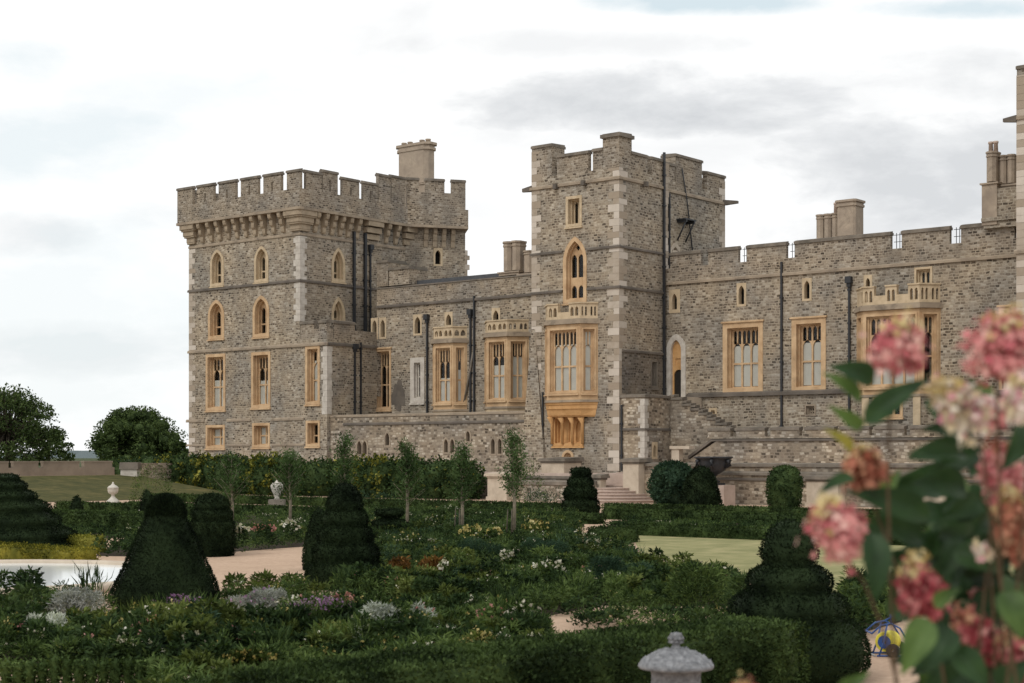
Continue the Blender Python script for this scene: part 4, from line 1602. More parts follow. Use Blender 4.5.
for k in range(NSTEP):
    r, w = 4.4 - 0.62 * k, 1.55 + 0.5 * (NSTEP - 1 - k)
    z = RISE * k
    mb.prism(fan(r - 0.07, w - 0.07), z, z + RISE - 0.05)
    mb.prism(fan(r, w), z + RISE - 0.049, z + RISE)
mb.build('curved_step', M['pink'], cs)
mb = MB()
z = NSTEP * RISE
for k in range(6):
    v0 = -4.19 + 0.45 * k
    mb.prism([(ucs - 1.55, v0 + 0.05), (ucs + 1.55, v0 + 0.05), (ucs + 1.55, -0.1), (ucs - 1.55, -0.1)], z if k else 0.0, z + 0.11)
    mb.prism([(ucs - 1.55, v0), (ucs + 1.55, v0), (ucs + 1.55, -0.1), (ucs - 1.55, -0.1)], z + 0.111, z + 0.16)
    z += 0.161
mb.build('flight', M['pink'], cs)

# great dark bronze urn
fu = front(-6.0)
au = fu.a(713.5)
pu = fu.pt(au, 0, 0)
ku = pu[1] / F
zt = fu.z(456.5, au)
bu = empty('garden_urn', pu, 'huge dark bronze bowl with rams heads on a pink plinth before the garden wall', 'urn')
mb = MB()
zr = lambda y: fu.z(y, au)
prof = [(7 * ku, zr(482.5)), (6.5 * ku, zr(481)), (3.4 * ku, zr(479.5)), (2.6 * ku, zr(476.5)), (4 * ku, zr(474.8)), (7.5 * ku, zr(473)), (11.5 * ku, zr(470.3)), (14.3 * ku, zr(466.8)),
        (15.6 * ku, zr(463)), (15.8 * ku, zr(460.5)), (16.6 * ku, zr(459.5)), (19.2 * ku, zr(458)), (19.6 * ku, zr(457)), (18.5 * ku, zr(456.5)), (16.5 * ku, zr(458))]
mb.lathe((pu[0], pu[1], 0), prof, 32)
ub = mb.build('bowl', M['bronze'], bu)
for k in range(6):
    mb = MB()
    t = 2 * math.pi * k / 6 + 0.3
    c = (pu[0] + 15.2 * ku * math.cos(t), pu[1] + 15.4 * ku * math.sin(t))
    dx, dy = math.cos(t), math.sin(t)
    mb.tube([(c[0], c[1], zr(460)), (c[0] + dx * 0.18, c[1] + dy * 0.18, zr(461)), (c[0] + dx * 0.2, c[1] + dy * 0.2, zr(465)), (c[0] - dx * 0.1, c[1] - dy * 0.1, zr(468))], [0.10, 0.13, 0.10, 0.05], n=8)
    mb.build('mask_handle', M['bronze'], bu)
mb = MB()
mb.prism([(au + fu.ou + s * 8.5 * ku, -6.0 + q * 8.5 * ku) for s, q in ((-1, -1), (1, -1), (1, 1), (-1, 1))], zr(485), zr(483))
mb.build('foot', M['bronze'], bu)
mb = MB()
mb.prism([(au + 0.35 + s * 13 * ku, -6.0 + q * 11 * ku) for s, q in ((-1, -1), (1, -1), (1, 1), (-1, 1))], 0, zr(485))
mb.build('plinth', M['pink'], bu)


# ================================================================== GROUND
def gp(px, py, z=0.0):
    """point at height z seen at a pixel"""
    d = (CH - z) * F / (py - HZ)
    return ((px - 512) / F * d, d, z)


def at(px, py, d):
    return Vector(((px - 512) / F * d, d, CH + (HZ - py) / F * d))


def ground_mat(name, stops, scale, big=0.15, rough=0.95, bump=0.3, bscale=30):
    t = NT(name)
    p = objvec(t)
    n = t.noise(p, scale, 8, 0.65)
    b_ = t.noise(p, big, 4, 0.6, 0.3)
    f = t.math('ADD', t.math('MULTIPLY', n.outputs[0], 0.6), t.math('MULTIPLY', b_.outputs[0], 0.4))
    t.color(t.ramp(f, stops))
    t.set(rough, 0.1)
    h = t.noise(p, bscale, 6, 0.7)
    t.bump(h.outputs[0], bump, 0.03)
    return t.m


M['grass'] = ground_mat('meadow', [(0.3, (0.030, 0.042, 0.016)), (0.7, (0.075, 0.090, 0.035))], 1.5)
M['bank'] = ground_mat('rough_bank_grass', [(0.32, (0.036, 0.042, 0.014)), (0.52, (0.075, 0.073, 0.026)), (0.72, (0.165, 0.13, 0.055))], 1.4, 0.35)
M['lawn'] = ground_mat('dry_lawn', [(0.32, (0.150, 0.158, 0.070)), (0.52, (0.255, 0.245, 0.118)), (0.72, (0.40, 0.345, 0.19))], 1.1, 0.5, bump=0.6)
M['gravel'] = ground_mat('pink_gravel', [(0.3, (0.37, 0.255, 0.18)), (0.7, (0.58, 0.43, 0.315))], 7.0, 0.6, bump=0.8, bscale=30)
M['soil'] = ground_mat('soil', [(0.3, (0.022, 0.018, 0.013)), (0.7, (0.06, 0.045, 0.032))], 6.0)

mb = MB()
mb.face([(-4000, -60, 0), (4000, -60, 0), (4000, 7000, 0), (-4000, 7000, 0)])
tag(mb.build('ground', M['grass'], org=(0, 0, 0)), kind='structure')


def uvpoly(p0, uu, vv):
    """rectangle from a world point along U (uu) and V (vv)"""
    x, y = p0[0], p0[1]
    return [(x, y), (x + uu * UX, y + uu * UY), (x + uu * UX + vv * VX, y + uu * UY + vv * VY), (x + vv * VX, y + vv * VY)]


def sheet(name, poly, z, mat, kind='structure'):
    m = MB()
    m.face([(p[0], p[1], z) for p in poly])
    o = m.build(name, mat, org=(poly[0][0], poly[0][1], z))
    tag(o, kind=kind)
    return o


# gravel court of the whole sunken garden
gc = [W(-52, -4.1), W(130, -4.1), W(130, -130), W(-52, -130)]
sheet('gravel_path', [(p[0], p[1]) for p in gc], 0.004, M['gravel'])
lawn0 = gp(632, 534.5)
lawn_poly = [lawn0[:2], (lawn0[0] + 26 * UX, lawn0[1] + 26 * UY), (17.5, 28.5), gp(905, 606)[:2], gp(820, 592)[:2], gp(700, 572)[:2], gp(640, 553)[:2]]
sheet('lawn', lawn_poly, 0.012, M['lawn'])

# ------------------------------------------------------------------ foliage
def fol(name, dark, mid, light, rough=0.65, trans=0.25, spec=0.04, nscale=1.1):
    if mid[1] > mid[0] * 1.1 and mid[2] < 0.1:        # cooler, fuller greens
        dark, mid, light = (tuple(x * f for x, f in zip(c_, (0.84, 1.0, 0.98))) for c_ in (dark, mid, light))
    t = NT(name)
    g = t.node('ShaderNodeNewGeometry')
    n = t.noise(g.outputs['Position'], nscale, 4, 0.6)
    f = t.math('ADD', t.math('MULTIPLY', g.outputs['Random Per Island'], 0.55), t.math('MULTIPLY', t.math('SUBTRACT', n.outputs[0], 0.5), 2.2))
    f = t.math('ADD', f, 0.22, True)
    c = t.ramp(f, [(0.10, tuple(x * 0.62 for x in dark)), (0.48, tuple(x * 0.86 for x in mid)), (0.92, light)])
    t.color(c)
    t.set(rough, spec)
    if trans:
        tr = t.node('ShaderNodeBsdfTranslucent')
        t.link(t.mix(1.0, c, (1.1, 1.15, 0.6), 'MULTIPLY'), tr.inputs['Color'])
        mx = t.node('ShaderNodeMixShader')
        mx.inputs[0].default_value = trans
        t.link(t.bsdf.outputs[0], mx.inputs[1])
        t.link(tr.outputs[0], mx.inputs[2])
        t.link(mx.outputs[0], t.out.inputs['Surface'])
    return t.m


G = {
    'yew': fol('yew', (0.008, 0.012, 0.007), (0.016, 0.023, 0.011), (0.032, 0.043, 0.019), trans=0.1),
    'box': fol('box_hedge', (0.020, 0.030, 0.011), (0.046, 0.063, 0.022), (0.095, 0.120, 0.040), trans=0.15),
    'green': fol('leaf_green', (0.030, 0.046, 0.016), (0.076, 0.103, 0.034), (0.175, 0.205, 0.068)),
    'dark': fol('leaf_dark', (0.017, 0.028, 0.013), (0.043, 0.064, 0.026), (0.095, 0.122, 0.046)),
    'blue': fol('leaf_blue_green', (0.024, 0.042, 0.028), (0.045, 0.072, 0.045), (0.075, 0.11, 0.068)),
    'olive': fol('leaf_olive', (0.048, 0.058, 0.017), (0.105, 0.118, 0.034), (0.20, 0.205, 0.065)),
    'lime': fol('leaf_lime', (0.075, 0.090, 0.016), (0.18, 0.185, 0.032), (0.36, 0.34, 0.075)),
    'yolive': fol('yellow_olive_leaf', (0.06, 0.07, 0.014), (0.17, 0.165, 0.028), (0.36, 0.31, 0.05)),
    'silver': fol('leaf_silver', (0.28, 0.305, 0.28), (0.46, 0.49, 0.455), (0.66, 0.68, 0.63)),
    'lav': fol('lavender_leaf', (0.20, 0.21, 0.205), (0.31, 0.325, 0.315), (0.45, 0.46, 0.45)),
    'bronze': fol('leaf_bronze', (0.085, 0.040, 0.016), (0.155, 0.075, 0.026), (0.24, 0.13, 0.042)),
    'oak': fol('oak_leaf', (0.036, 0.050, 0.020), (0.080, 0.102, 0.038), (0.15, 0.175, 0.064)),
    'young': fol('young_tree_leaf', (0.045, 0.066, 0.026), (0.080, 0.116, 0.043), (0.135, 0.178, 0.068)),
    'f_white': fol('white_petal', (0.40, 0.37, 0.29), (0.55, 0.52, 0.43), (0.72, 0.70, 0.62)),
    'f_yellow': fol('yellow_petal', (0.30, 0.23, 0.07), (0.44, 0.36, 0.13), (0.56, 0.49, 0.26)),
    'f_pink': fol('pink_petal', (0.32, 0.12, 0.12), (0.46, 0.22, 0.20), (0.60, 0.36, 0.31)),
    'f_purple': fol('purple_petal', (0.22, 0.11, 0.24), (0.32, 0.18, 0.33), (0.44, 0.30, 0.43)),
    'bark': plain('bark', (0.10, 0.085, 0.065), 0.9, 0.1, var=0.4),
    'bark_pale': plain('pale_bark', (0.24, 0.205, 0.15), 0.9, 0.1, var=0.3),
}


class LB:
    """leaf quads and solid bodies gathered as arrays"""

    def __init__(s, seed=1):
        s.V, s.Fq, s.mi, s.n = [], [], [], 0
        s.rng = np.random.default_rng(seed)

    def add(s, V, Q, m=0):
        s.V.append(np.asarray(V, float))
        s.Fq.append(np.asarray(Q, int) + s.n)
        s.mi.append(np.full(len(Q), m))
        s.n += len(V)

    def quads(s, P, D, L, wd, m=0, bend=0.15):
        """leaves: base P, axis D (unit), length L, width wd"""
        n = len(P)
        if n == 0:
            return
        r = s.rng.normal(size=(n, 3))
        S = np.cross(D, r)
        S /= np.linalg.norm(S, axis=1)[:, None] + 1e-9
        L = np.broadcast_to(np.asarray(L, float), (n,))[:, None]
        wd = np.broadcast_to(np.asarray(wd, float), (n,))[:, None]
        N = np.cross(D, S)
        mid = P + D * L * 0.48 + N * L * bend
        V = np.stack([P, mid + S * wd / 2, P + D * L, mid - S * wd / 2], 1).reshape(-1, 3)
        s.add(V, np.arange(4 * n).reshape(n, 4), m)

    def surf_leaves(s, P, N, L, wd, m=0, spread=0.8, up=0.15, jit=0.0):
        n = len(P)
        D = N * 0.55 + s.rng.normal(size=(n, 3)) * spread * 0.6 + np.array([0, 0, up])
        D /= np.linalg.norm(D, axis=1)[:, None] + 1e-9
        if jit:
            P = P + N * s.rng.normal(size=(n, 1)) * jit
        L = L * s.rng.uniform(0.6, 1.3, n)
        s.quads(P - D * L[:, None] * 0.35, D, L, wd * s.rng.uniform(0.7, 1.3, n), m)

    def revolve(s, c, prof, nseg, m=0, k=1.0, wob=0.0, ph=0.0, ex=1.0):
        V, Q = [], []
        for r, z in prof:
            for i in range(nseg):
                a = 2 * math.pi * i / nseg
                rr = r * k * (1 + wob * math.sin(3 * a + ph + z * 2) + wob * 0.6 * math.sin(7 * a + 2 * ph + 5 * z))
                V.append((c[0] + rr * math.cos(a) * ex, c[1] + rr * math.sin(a), c[2] + z))
        for j in range(len(prof) - 1):
            for i in range(nseg):
                i2 = (i + 1) % nseg
                Q.append((j * nseg + i, j * nseg + i2, (j + 1) * nseg + i2, (j + 1) * nseg + i))
        s.add(V, Q, m)

    def build(s, name, mats, org, parent=None, verts_extra=None):
        V = np.concatenate(s.V)
        Q = np.concatenate(s.Fq)
        mi = np.concatenate(s.mi)
        org = np.array(ORG[parent.name] if parent is not None else org, float)
        me = bpy.data.meshes.new(name)
        V = V - org
        me.vertices.add(len(V))
        me.vertices.foreach_set('co', V.astype(np.float32).ravel())
        me.loops.add(len(Q) * 4)
        me.loops.foreach_set('vertex_index', Q.astype(np.int32).ravel())
        me.polygons.add(len(Q))
        me.polygons.foreach_set('loop_start', np.arange(0, 4 * len(Q), 4, dtype=np.int32))
        me.polygons.foreach_set('material_index', mi.astype(np.int32))
        for m_ in (mats if isinstance(mats, (list, tuple)) else [mats]):
            me.materials.append(m_)
        me.update(calc_edges=True)
        o = bpy.data.objects.new(name, me)
        COL.objects.link(o)
        if parent is not None:
            o.parent = parent
        else:
            o.location = org
        ORG[o.name] = Vector(org)
        return o


def prof_points(rng, c, prof, n, wob=0.0, ph=0.0):
    """points and normals on a surface of revolution, even by area"""
    pr = np.array(prof, float)
    seg = np.hypot(*(pr[1:] - pr[:-1]).T)
    ar = seg * (pr[1:, 0] + pr[:-1, 0] + 0.02)
    k = rng.choice(len(seg), n, p=ar / ar.sum())
    t = rng.random(n)
    r0, r1 = pr[k, 0], pr[k + 1, 0]
    t = np.where(r0 + r1 > 0, t, t)
    r = r0 + (r1 - r0) * t
    z = pr[k, 1] + (pr[k + 1, 1] - pr[k, 1]) * t
    a = rng.random(n) * 2 * math.pi
    rr = r * (1 + wob * np.sin(3 * a + ph + z * 2) + wob * 0.6 * np.sin(7 * a + 2 * ph + 5 * z))
    P = np.stack([c[0] + rr * np.cos(a), c[1] + rr * np.sin(a), c[2] + z], 1)
    dr, dz = r1 - r0, pr[k + 1, 1] - pr[k, 1]
    L = np.hypot(dr, dz) + 1e-9
    N = np.stack([np.cos(a) * dz / L, np.sin(a) * dz / L, -dr / L], 1)
    return P, N


def dense(prof):
    out = []
    for (r0, z0), (r1, z1) in zip(prof, prof[1:]):
        for i in range(3):
            t = i / 3
            out.append((r0 + (r1 - r0) * t, z0 + (z1 - z0) * t))
    return out + [prof[-1]]


def topiary(name, label, cat, cx, ybase, prof_px, seed, leaf=None, n=None, mat='yew', group=None, wob=0.02, tuft=None, z0=0.0):
    """clipped bush: profile given as (half width, row) at its own distance"""
    d = (CH - z0) * F / (ybase - HZ)
    k = d / F
    c = np.array([(cx - 512) * k, d, z0])
    prof = [(h * k, (ybase - y) * k) for h, y in prof_px]
    prof = dense(prof)
    lb = LB(seed)
    lb.revolve(c, prof, 28, 0, 0.94, wob, seed)
    leaf = leaf or max(0.05, 2.4 * k)
    n = n or int(min(18000, 34 * sum(math.hypot(b[0] - a[0], b[1] - a[1]) * (a[0] + b[0]) for a, b in zip(prof, prof[1:])) * math.pi / (leaf * leaf * 6)))
    P, N = prof_points(lb.rng, c, prof, n, wob, seed)
    lb.surf_leaves(P + N * leaf * 0.12, N, leaf, leaf * 0.42, 0, 0.85, 0.2, leaf * 0.25)
    if tuft:
        P, N = prof_points(lb.rng, c, [q for q in prof if q[1] > tuft * prof[-1][1]], n // 5, wob, seed)
        D = N * 0.4 + lb.rng.normal(size=P.shape) * 0.35 + np.array([0, 0, 0.8])
        D /= np.linalg.norm(D, axis=1)[:, None]
        lb.quads(P, D, leaf * 1.9, leaf * 0.3, 0)
    o = lb.build(name, G[mat], c)
    return tag(o, label, cat, group)


topiary('topiary_cone', 'large dark yew cone with a brushy flat crown beside the white pool', 'topiary', 165.5, 605,
        [(50, 605), (54, 596), (50, 585), (43, 570), (36, 553), (28, 535), (22.5, 524), (19, 516), (18, 510), (16.5, 505.5), (13.5, 501), (9, 498), (4, 496.6), (0, 496.3)], 11, tuft=0.80)
topiary('topiary_beehive', 'dark yew drum with ringed domed top behind the gravel walk', 'topiary', 212, 556,
        [(20, 556), (22, 546), (21.5, 526), (21, 522), (18.5, 520.5), (20, 515), (18, 510.5), (16, 509.5), (17, 505), (14, 499), (8, 495), (0, 494)], 12)
topiary('topiary_cone', 'tall dark tiered yew cone rising right of the gravel walk', 'topiary', 345, 588,
        [(37, 588), (40, 577), (38, 565), (32, 562), (34, 553), (31, 546), (26, 543.5), (28, 535), (25, 528.5), (21, 526.5), (23, 519), (20, 512.5), (16.5, 510.5), (18, 504), (16, 498), (13, 491), (8, 485.5), (0, 483.5)], 13)
topiary('topiary_cone', 'dark yew cone half hidden behind the tall tiered one, on its left', 'topiary', 319, 570,
        [(15, 570), (16, 556), (13.5, 541), (9.5, 526), (5.5, 514), (0, 508)], 14)
topiary('topiary_cone', 'lobed dark yew with a flat top below the tall middle tower', 'topiary', 580.5, 516,
        [(17, 516), (18.5, 508), (18, 502), (14.5, 499), (16.5, 494), (15, 489), (11, 487), (12.5, 482), (10, 478.5), (8.5, 477), (10, 473), (9, 469.5), (0, 468.5)], 15)
topiary('topiary_cone', 'smooth dark bell shaped yew in front of the bronze urn', 'topiary', 701, 508,
        [(20.5, 508), (20, 502), (17.5, 491), (13.5, 479), (9, 471), (4.5, 467.5), (0, 467)], 16)
topiary('topiary_mound', 'broad dark yew of four swelling tiers at right, behind the front hedge', 'topiary', 789, 678,
        [(68, 678), (78, 662), (80, 645), (74, 630), (62, 620), (57, 618), (60, 608), (54, 598), (44, 592), (39, 590), (43, 581), (38, 572), (29, 567), (25, 565), (28, 553), (26, 542), (19, 530), (9, 522), (0, 520)], 17, leaf=0.05, n=15000)
topiary('topiary_mound', 'wide stepped yew pyramid of many flat tiers at the left edge', 'topiary', -2, 552,
        [(80, 552), (82, 545), (72, 541), (74, 534), (70, 531), (58, 527), (60, 520), (54, 516), (48, 512), (50, 506), (44, 502.5), (36, 500), (38, 495), (33, 492), (27, 490), (29, 485), (24, 482), (20, 480.5), (21, 477), (14, 475), (0, 474.5)], 18, wob=0.035)
topiary('topiary_spire', 'little dark yew spire in front of the grass bank', 'topiary', 76.5, 524, [(6, 524), (6.5, 516), (5, 506), (3, 499), (0, 495)], 19)
topiary('topiary_spire', 'little dark yew spire under the shrubs at the end of the grass bank', 'topiary', 147, 521, [(6, 521), (7, 513), (5.5, 500), (3, 493), (0, 489)], 20)
topiary('topiary_cloud', 'low yew clipped into flat cloud tiers, right of the tall tiered cone', 'topiary', 390, 545,
        [(8, 545), (18, 540), (19, 536), (8, 533), (6, 530), (16, 527), (17, 522), (7, 519), (5, 517), (14, 514), (14, 511), (0, 509)], 21, wob=0.05)
topiary('round_bush', 'loose grey green round bush left of the bell shaped yew', 'bush', 672, 506.5,
        [(8, 506.5), (15, 501), (18, 494), (20, 484), (19, 474), (15, 467), (8, 464), (0, 463.5)], 22, mat='blue', wob=0.10, n=3200, leaf=0.24)
topiary('round_bush', 'clipped round green bush against the right garden wall', 'bush', 784.5, 508.5,
        [(14, 508.5), (16.5, 496), (17, 484), (15.5, 475), (11, 469), (5, 467), (0, 466.5)], 23, mat='dark', wob=0.02, n=2500, leaf=0.16)


# ------------------------------------------------------------------ hedges
def hedge(name, label, p, q, w, h, seed, mat='box', leaf=0.07, dens=420, group=None, z0=0.0, rough=0.03, cat='hedge'):
    """clipped hedge from p to q (world x, y)"""
    lb = LB(seed)
    p, q = np.array(p[:2], float), np.array(q[:2], float)
    L = np.linalg.norm(q - p)
    d = (q - p) / L
    nrm = np.array([-d[1], d[0]])
    ns = max(2, int(L / 0.35))
    V, Q = [], []
    sec = [(-w / 2, 0), (-w / 2 * 1.02, h * 0.55), (-w / 2 * 0.93, h * 0.93), (-w / 2 * 0.7, h), (w / 2 * 0.7, h), (w / 2 * 0.93, h * 0.93), (w / 2 * 1.02, h * 0.55), (w / 2, 0)]
    for i in range(ns + 1):
        t = i / ns
        wob = 1 + lb.rng.normal() * rough
        hw = 1 + lb.rng.normal() * rough * 0.8
        e = 0.9 if i in (0, ns) else 1.0
        for x, z in sec:
            a = p + d * (L * (0.004 + 0.992 * t)) + nrm * x * wob * e * 0.93
            V.append((a[0], a[1], z0 + z * min(hw, 1.0) * 0.94))
    m_ = len(sec)
    for i in range(ns):
        for j in range(m_ - 1):
            Q.append((i * m_ + j, i * m_ + j + 1, (i + 1) * m_ + j + 1, (i + 1) * m_ + j))
    for i in (0, ns):
        for j in range(m_ // 2 - 1):
            Q.append((i * m_ + j, i * m_ + j + 1, i * m_ + m_ - 2 - j, i * m_ + m_ - 1 - j))
    lb.add(V, Q)
    for area, f in ((L * h, 'a'), (L * h, 'b'), (L * w, 't'), (w * h, 'e0'), (w * h, 'e1')):
        n = int(area * dens)
        t, s_ = lb.rng.random(n), lb.rng.random(n)
        X = np.zeros((n, 3))
        N = np.zeros((n, 3))
        if f in 'ab':
            sg = -1 if f == 'a' else 1
            X[:, :2] = p + np.outer(t * L, d) + sg * nrm * w / 2
            X[:, 2] = z0 + s_ * h
            N[:, :2] = sg * nrm
        elif f == 't':
            X[:, :2] = p + np.outer(t * L, d) + np.outer((s_ - 0.5) * w, nrm)
            X[:, 2] = z0 + h
            N[:, 2] = 1
        else:
            sg = -1 if f == 'e0' else 1
            X[:, :2] = (p if sg < 0 else q) + np.outer((t - 0.5) * w, nrm)
            X[:, 2] = z0 + s_ * h
            N[:, :2] = sg * d
        X += lb.rng.normal(size=(n, 3)) * 0.02
        lb.surf_leaves(X, N, leaf, leaf * 0.5, 0, 0.9, 0.2, leaf * 0.2)
    o = lb.build(name, G[mat], (p[0], p[1], z0))
    return tag(o, label, cat, group)


def u_line(px, d, pa, pb):
    """ends of a line parallel to the castle front through the ground point (px, d)"""
    x0, y0 = (px - 512) / F * d, d
    out = []
    for p in (pa, pb):
        t = (p - 512) / F
        s = -(x0 - t * y0) / (UX - t * UY)
        out.append((x0 + s * UX, y0 + s * UY))
    return out


def u_hedge(label, px, ytop, h, pa, pb, w, seed, **kw):
    d = (CH - h) * F / (ytop - HZ)
    a, b = u_line(px, d, pa, pb)
    return hedge('box_hedge', label, a, b, w, h, seed, leaf=max(0.06, d * 0.0016), dens=min(420, 1.6e6 / d ** 2), **kw)


u_hedge('long low dark hedge nearest the shrub border below the castle', 300, 498, 0.45, 150, 588, 0.8, 31)
u_hedge('long low dark hedge, the second row out from the shrub border', 300, 507.5, 0.42, 130, 560, 0.8, 32)
u_hedge('dark hedge in front of the grass bank, behind the low yellow green plants', 90, 512, 0.8, 20, 160, 1.2, 33)
u_hedge('thin low hedge at the foot of the grass bank', 110, 504, 0.6, 60, 235, 0.7, 34)
u_hedge('far low clipped hedge under the bronze urn', 680, 506, 0.36, 606, 1030, 0.8, 35)
u_hedge('middle clipped hedge of the three rows behind the lawn', 720, 513, 0.44, 606, 1030, 0.8, 36)
u_hedge('front clipped hedge of the three rows, edging the lawn', 740, 527.5, 0.42, 634, 1030, 0.8, 37)
u_hedge('short hedge block at the left corner of the lawn', 612, 528, 0.5, 594, 632, 0.9, 38)
u_hedge('low clipped hedge across the middle beds, behind the young trees', 470, 511, 0.42, 396, 600, 0.9, 42)
hedge('box_hedge', 'thick clipped hedge along the foreground, ending at the tiered yew', at(250, 683, 15.2)[:2], at(768, 683, 20.6)[:2], 1.3, 0.95, 39, leaf=0.062, dens=1300, rough=0.045)
u_hedge('low yellow green hedge at the left edge of the gravel walk', 40, 547, 0.42, -40, 84, 1.1, 40, mat='yolive', rough=0.16)
u_hedge('pale green low hedge block behind the yellow green one', 78, 536, 0.5, 56, 97, 0.8, 41, mat='lime')

# little box plants along the front edge
lb = LB(50)
cnt = 0
proto = None
for i in range(14):
    px = 6 + i * 12.2
    pos = gp(px, 690)
    if proto is None:
        prof = dense([(0.05, 0.0), (0.062, 0.10), (0.085, 0.24), (0.075, 0.38), (0, 0.44)])
        lb.revolve((0, 0, 0), prof, 10, 0, 0.85)
        P, N = prof_points(lb.rng, (0, 0, 0), prof, 260)
        lb.surf_leaves(P, N, 0.065, 0.032, 0, 1.1, 0.2, 0.03)
        proto = lb.build('box_plant', G['green'], (0, 0, 0))
        tag(proto, 'small upright box plant in the clipped row edging the gravel at the bottom left', 'box plant', 'box plants in a row along the front')
        o = proto
    else:
        o = copy_tree(proto)
    o.location = pos
    o.rotation_euler.z = i * 1.3
    o.scale = (random.uniform(0.9, 1.15),) * 2 + (random.uniform(0.85, 1.1),)

# ------------------------------------------------------------------ pool
px_c, px_r = (-13.2, 38.9), 4.7
pool = empty('round_pool', (px_c[0], px_c[1], 0), 'round pool with a pale stone rim and water coloured bright like reflected sky', 'pool')
mb = MB()
mb.lathe((px_c[0], px_c[1], 0), [(px_r + 0.55, 0.0), (px_r + 0.55, 0.16), (px_r + 0.45, 0.2), (px_r + 0.02, 0.2), (px_r, 0.17), (px_r, 0.02)], 72)
mb.build('rim', M['pier'], pool)
t = NT('water')
t.bsdf.inputs['Base Color'].default_value = (0.75, 0.77, 0.76, 1)  # whitish base colour stands in for the sky's reflection
t.set(0.12, 1.0)
t.bsdf.inputs['IOR'].default_value = 1.6
wv_ = t.noise(objvec(t), 3.0, 3)
t.bump(wv_.outputs[0], 0.03, 0.02)
M['water'] = t.m
mb = MB()
mb.face([(px_c[0] + px_r * math.cos(2 * math.pi * i / 64), px_c[1] + px_r * math.sin(2 * math.pi * i / 64), 0.125) for i in range(64)])
mb.build('water', M['water'], pool)


# ------------------------------------------------------------------ planted beds
def clump(lb, c, r, h, n, kind, m=0, fm=None, fn=0, fsize=0.04, ls=1.0):
    """one plant: feathery, broad, upright or mound leaves through its volume"""
    rng = lb.rng
    a = rng.random(n) * 2 * math.pi
    rad = np.sqrt(rng.random(n)) * r
    if kind == 'mound':
        ph = np.arccos(rng.random(n) * 0.98)
        k = 0.75 + 0.3 * rng.random(n)
        P = np.stack([c[0] + r * k * np.sin(ph) * np.cos(a), c[1] + r * k * np.sin(ph) * np.sin(a), c[2] + h * k * np.cos(ph)], 1)
        N = np.stack([np.sin(ph) * np.cos(a), np.sin(ph) * np.sin(a), np.cos(ph) + 0.3], 1)
        D = N + rng.normal(size=(n, 3)) * 0.45
        L, wd = 0.10 * (0.6 + rng.random(n)), 0.045
    elif kind == 'spike':
        z = rng.random(n) ** 0.7
        P = np.stack([c[0] + rad * np.cos(a), c[1] + rad * np.sin(a), c[2] + z * h * 0.75], 1)
        D = np.stack([np.cos(a) * 0.35, np.sin(a) * 0.35, np.ones(n)], 1) + rng.normal(size=(n, 3)) * 0.22
        L, wd = h * 0.38 * (0.5 + rng.random(n)), 0.026
    else:
        z = rng.random(n) ** 0.6
        taper = np.sqrt(np.clip(1.15 - z, 0.05, 1))
        P = np.stack([c[0] + rad * taper * np.cos(a), c[1] + rad * taper * np.sin(a), c[2] + z * h * 0.92], 1)
        D = np.stack([np.cos(a), np.sin(a), 0.45 * np.ones(n)], 1) + rng.normal(size=(n, 3)) * 0.7
        L, wd = (0.11 if kind == 'broad' else 0.12) * (0.6 + rng.random(n)), (0.05 if kind == 'broad' else 0.026)
    D /= np.linalg.norm(D, axis=1)[:, None]
    lb.quads(P, D, L * ls, wd * ls, m)
    if fm is not None and fn:
        a = rng.random(fn) * 2 * math.pi
        rad = np.sqrt(rng.random(fn)) * r * 0.9
        P = np.stack([c[0] + rad * np.cos(a), c[1] + rad * np.sin(a), c[2] + h * (0.86 + 0.22 * rng.random(fn)) * np.sqrt(np.clip(1 - 0.45 * (rad / r) ** 2, 0, 1))], 1)
        P = np.repeat(P, 3, 0) + rng.normal(size=(fn * 3, 3)) * fsize * 0.35
        D = rng.normal(size=(fn * 3, 3)) + np.array([0, -0.3, 0.4])
        D /= np.linalg.norm(D, axis=1)[:, None]
        lb.quads(P - D * fsize / 2, D, fsize, fsize * 0.85, fm)


def in_poly(p, poly):
    c = False
    j = len(poly) - 1
    for i in range(len(poly)):
        (xi, yi), (xj, yj) = poly[i][:2], poly[j][:2]
        if (yi > p[1]) != (yj > p[1]) and p[0] < (xj - xi) * (p[1] - yi) / (yj - yi) + xi:
            c = not c
        j = i
    return c


def gpoly(pts):
    return [gp(x, y)[:2] for x, y in pts]


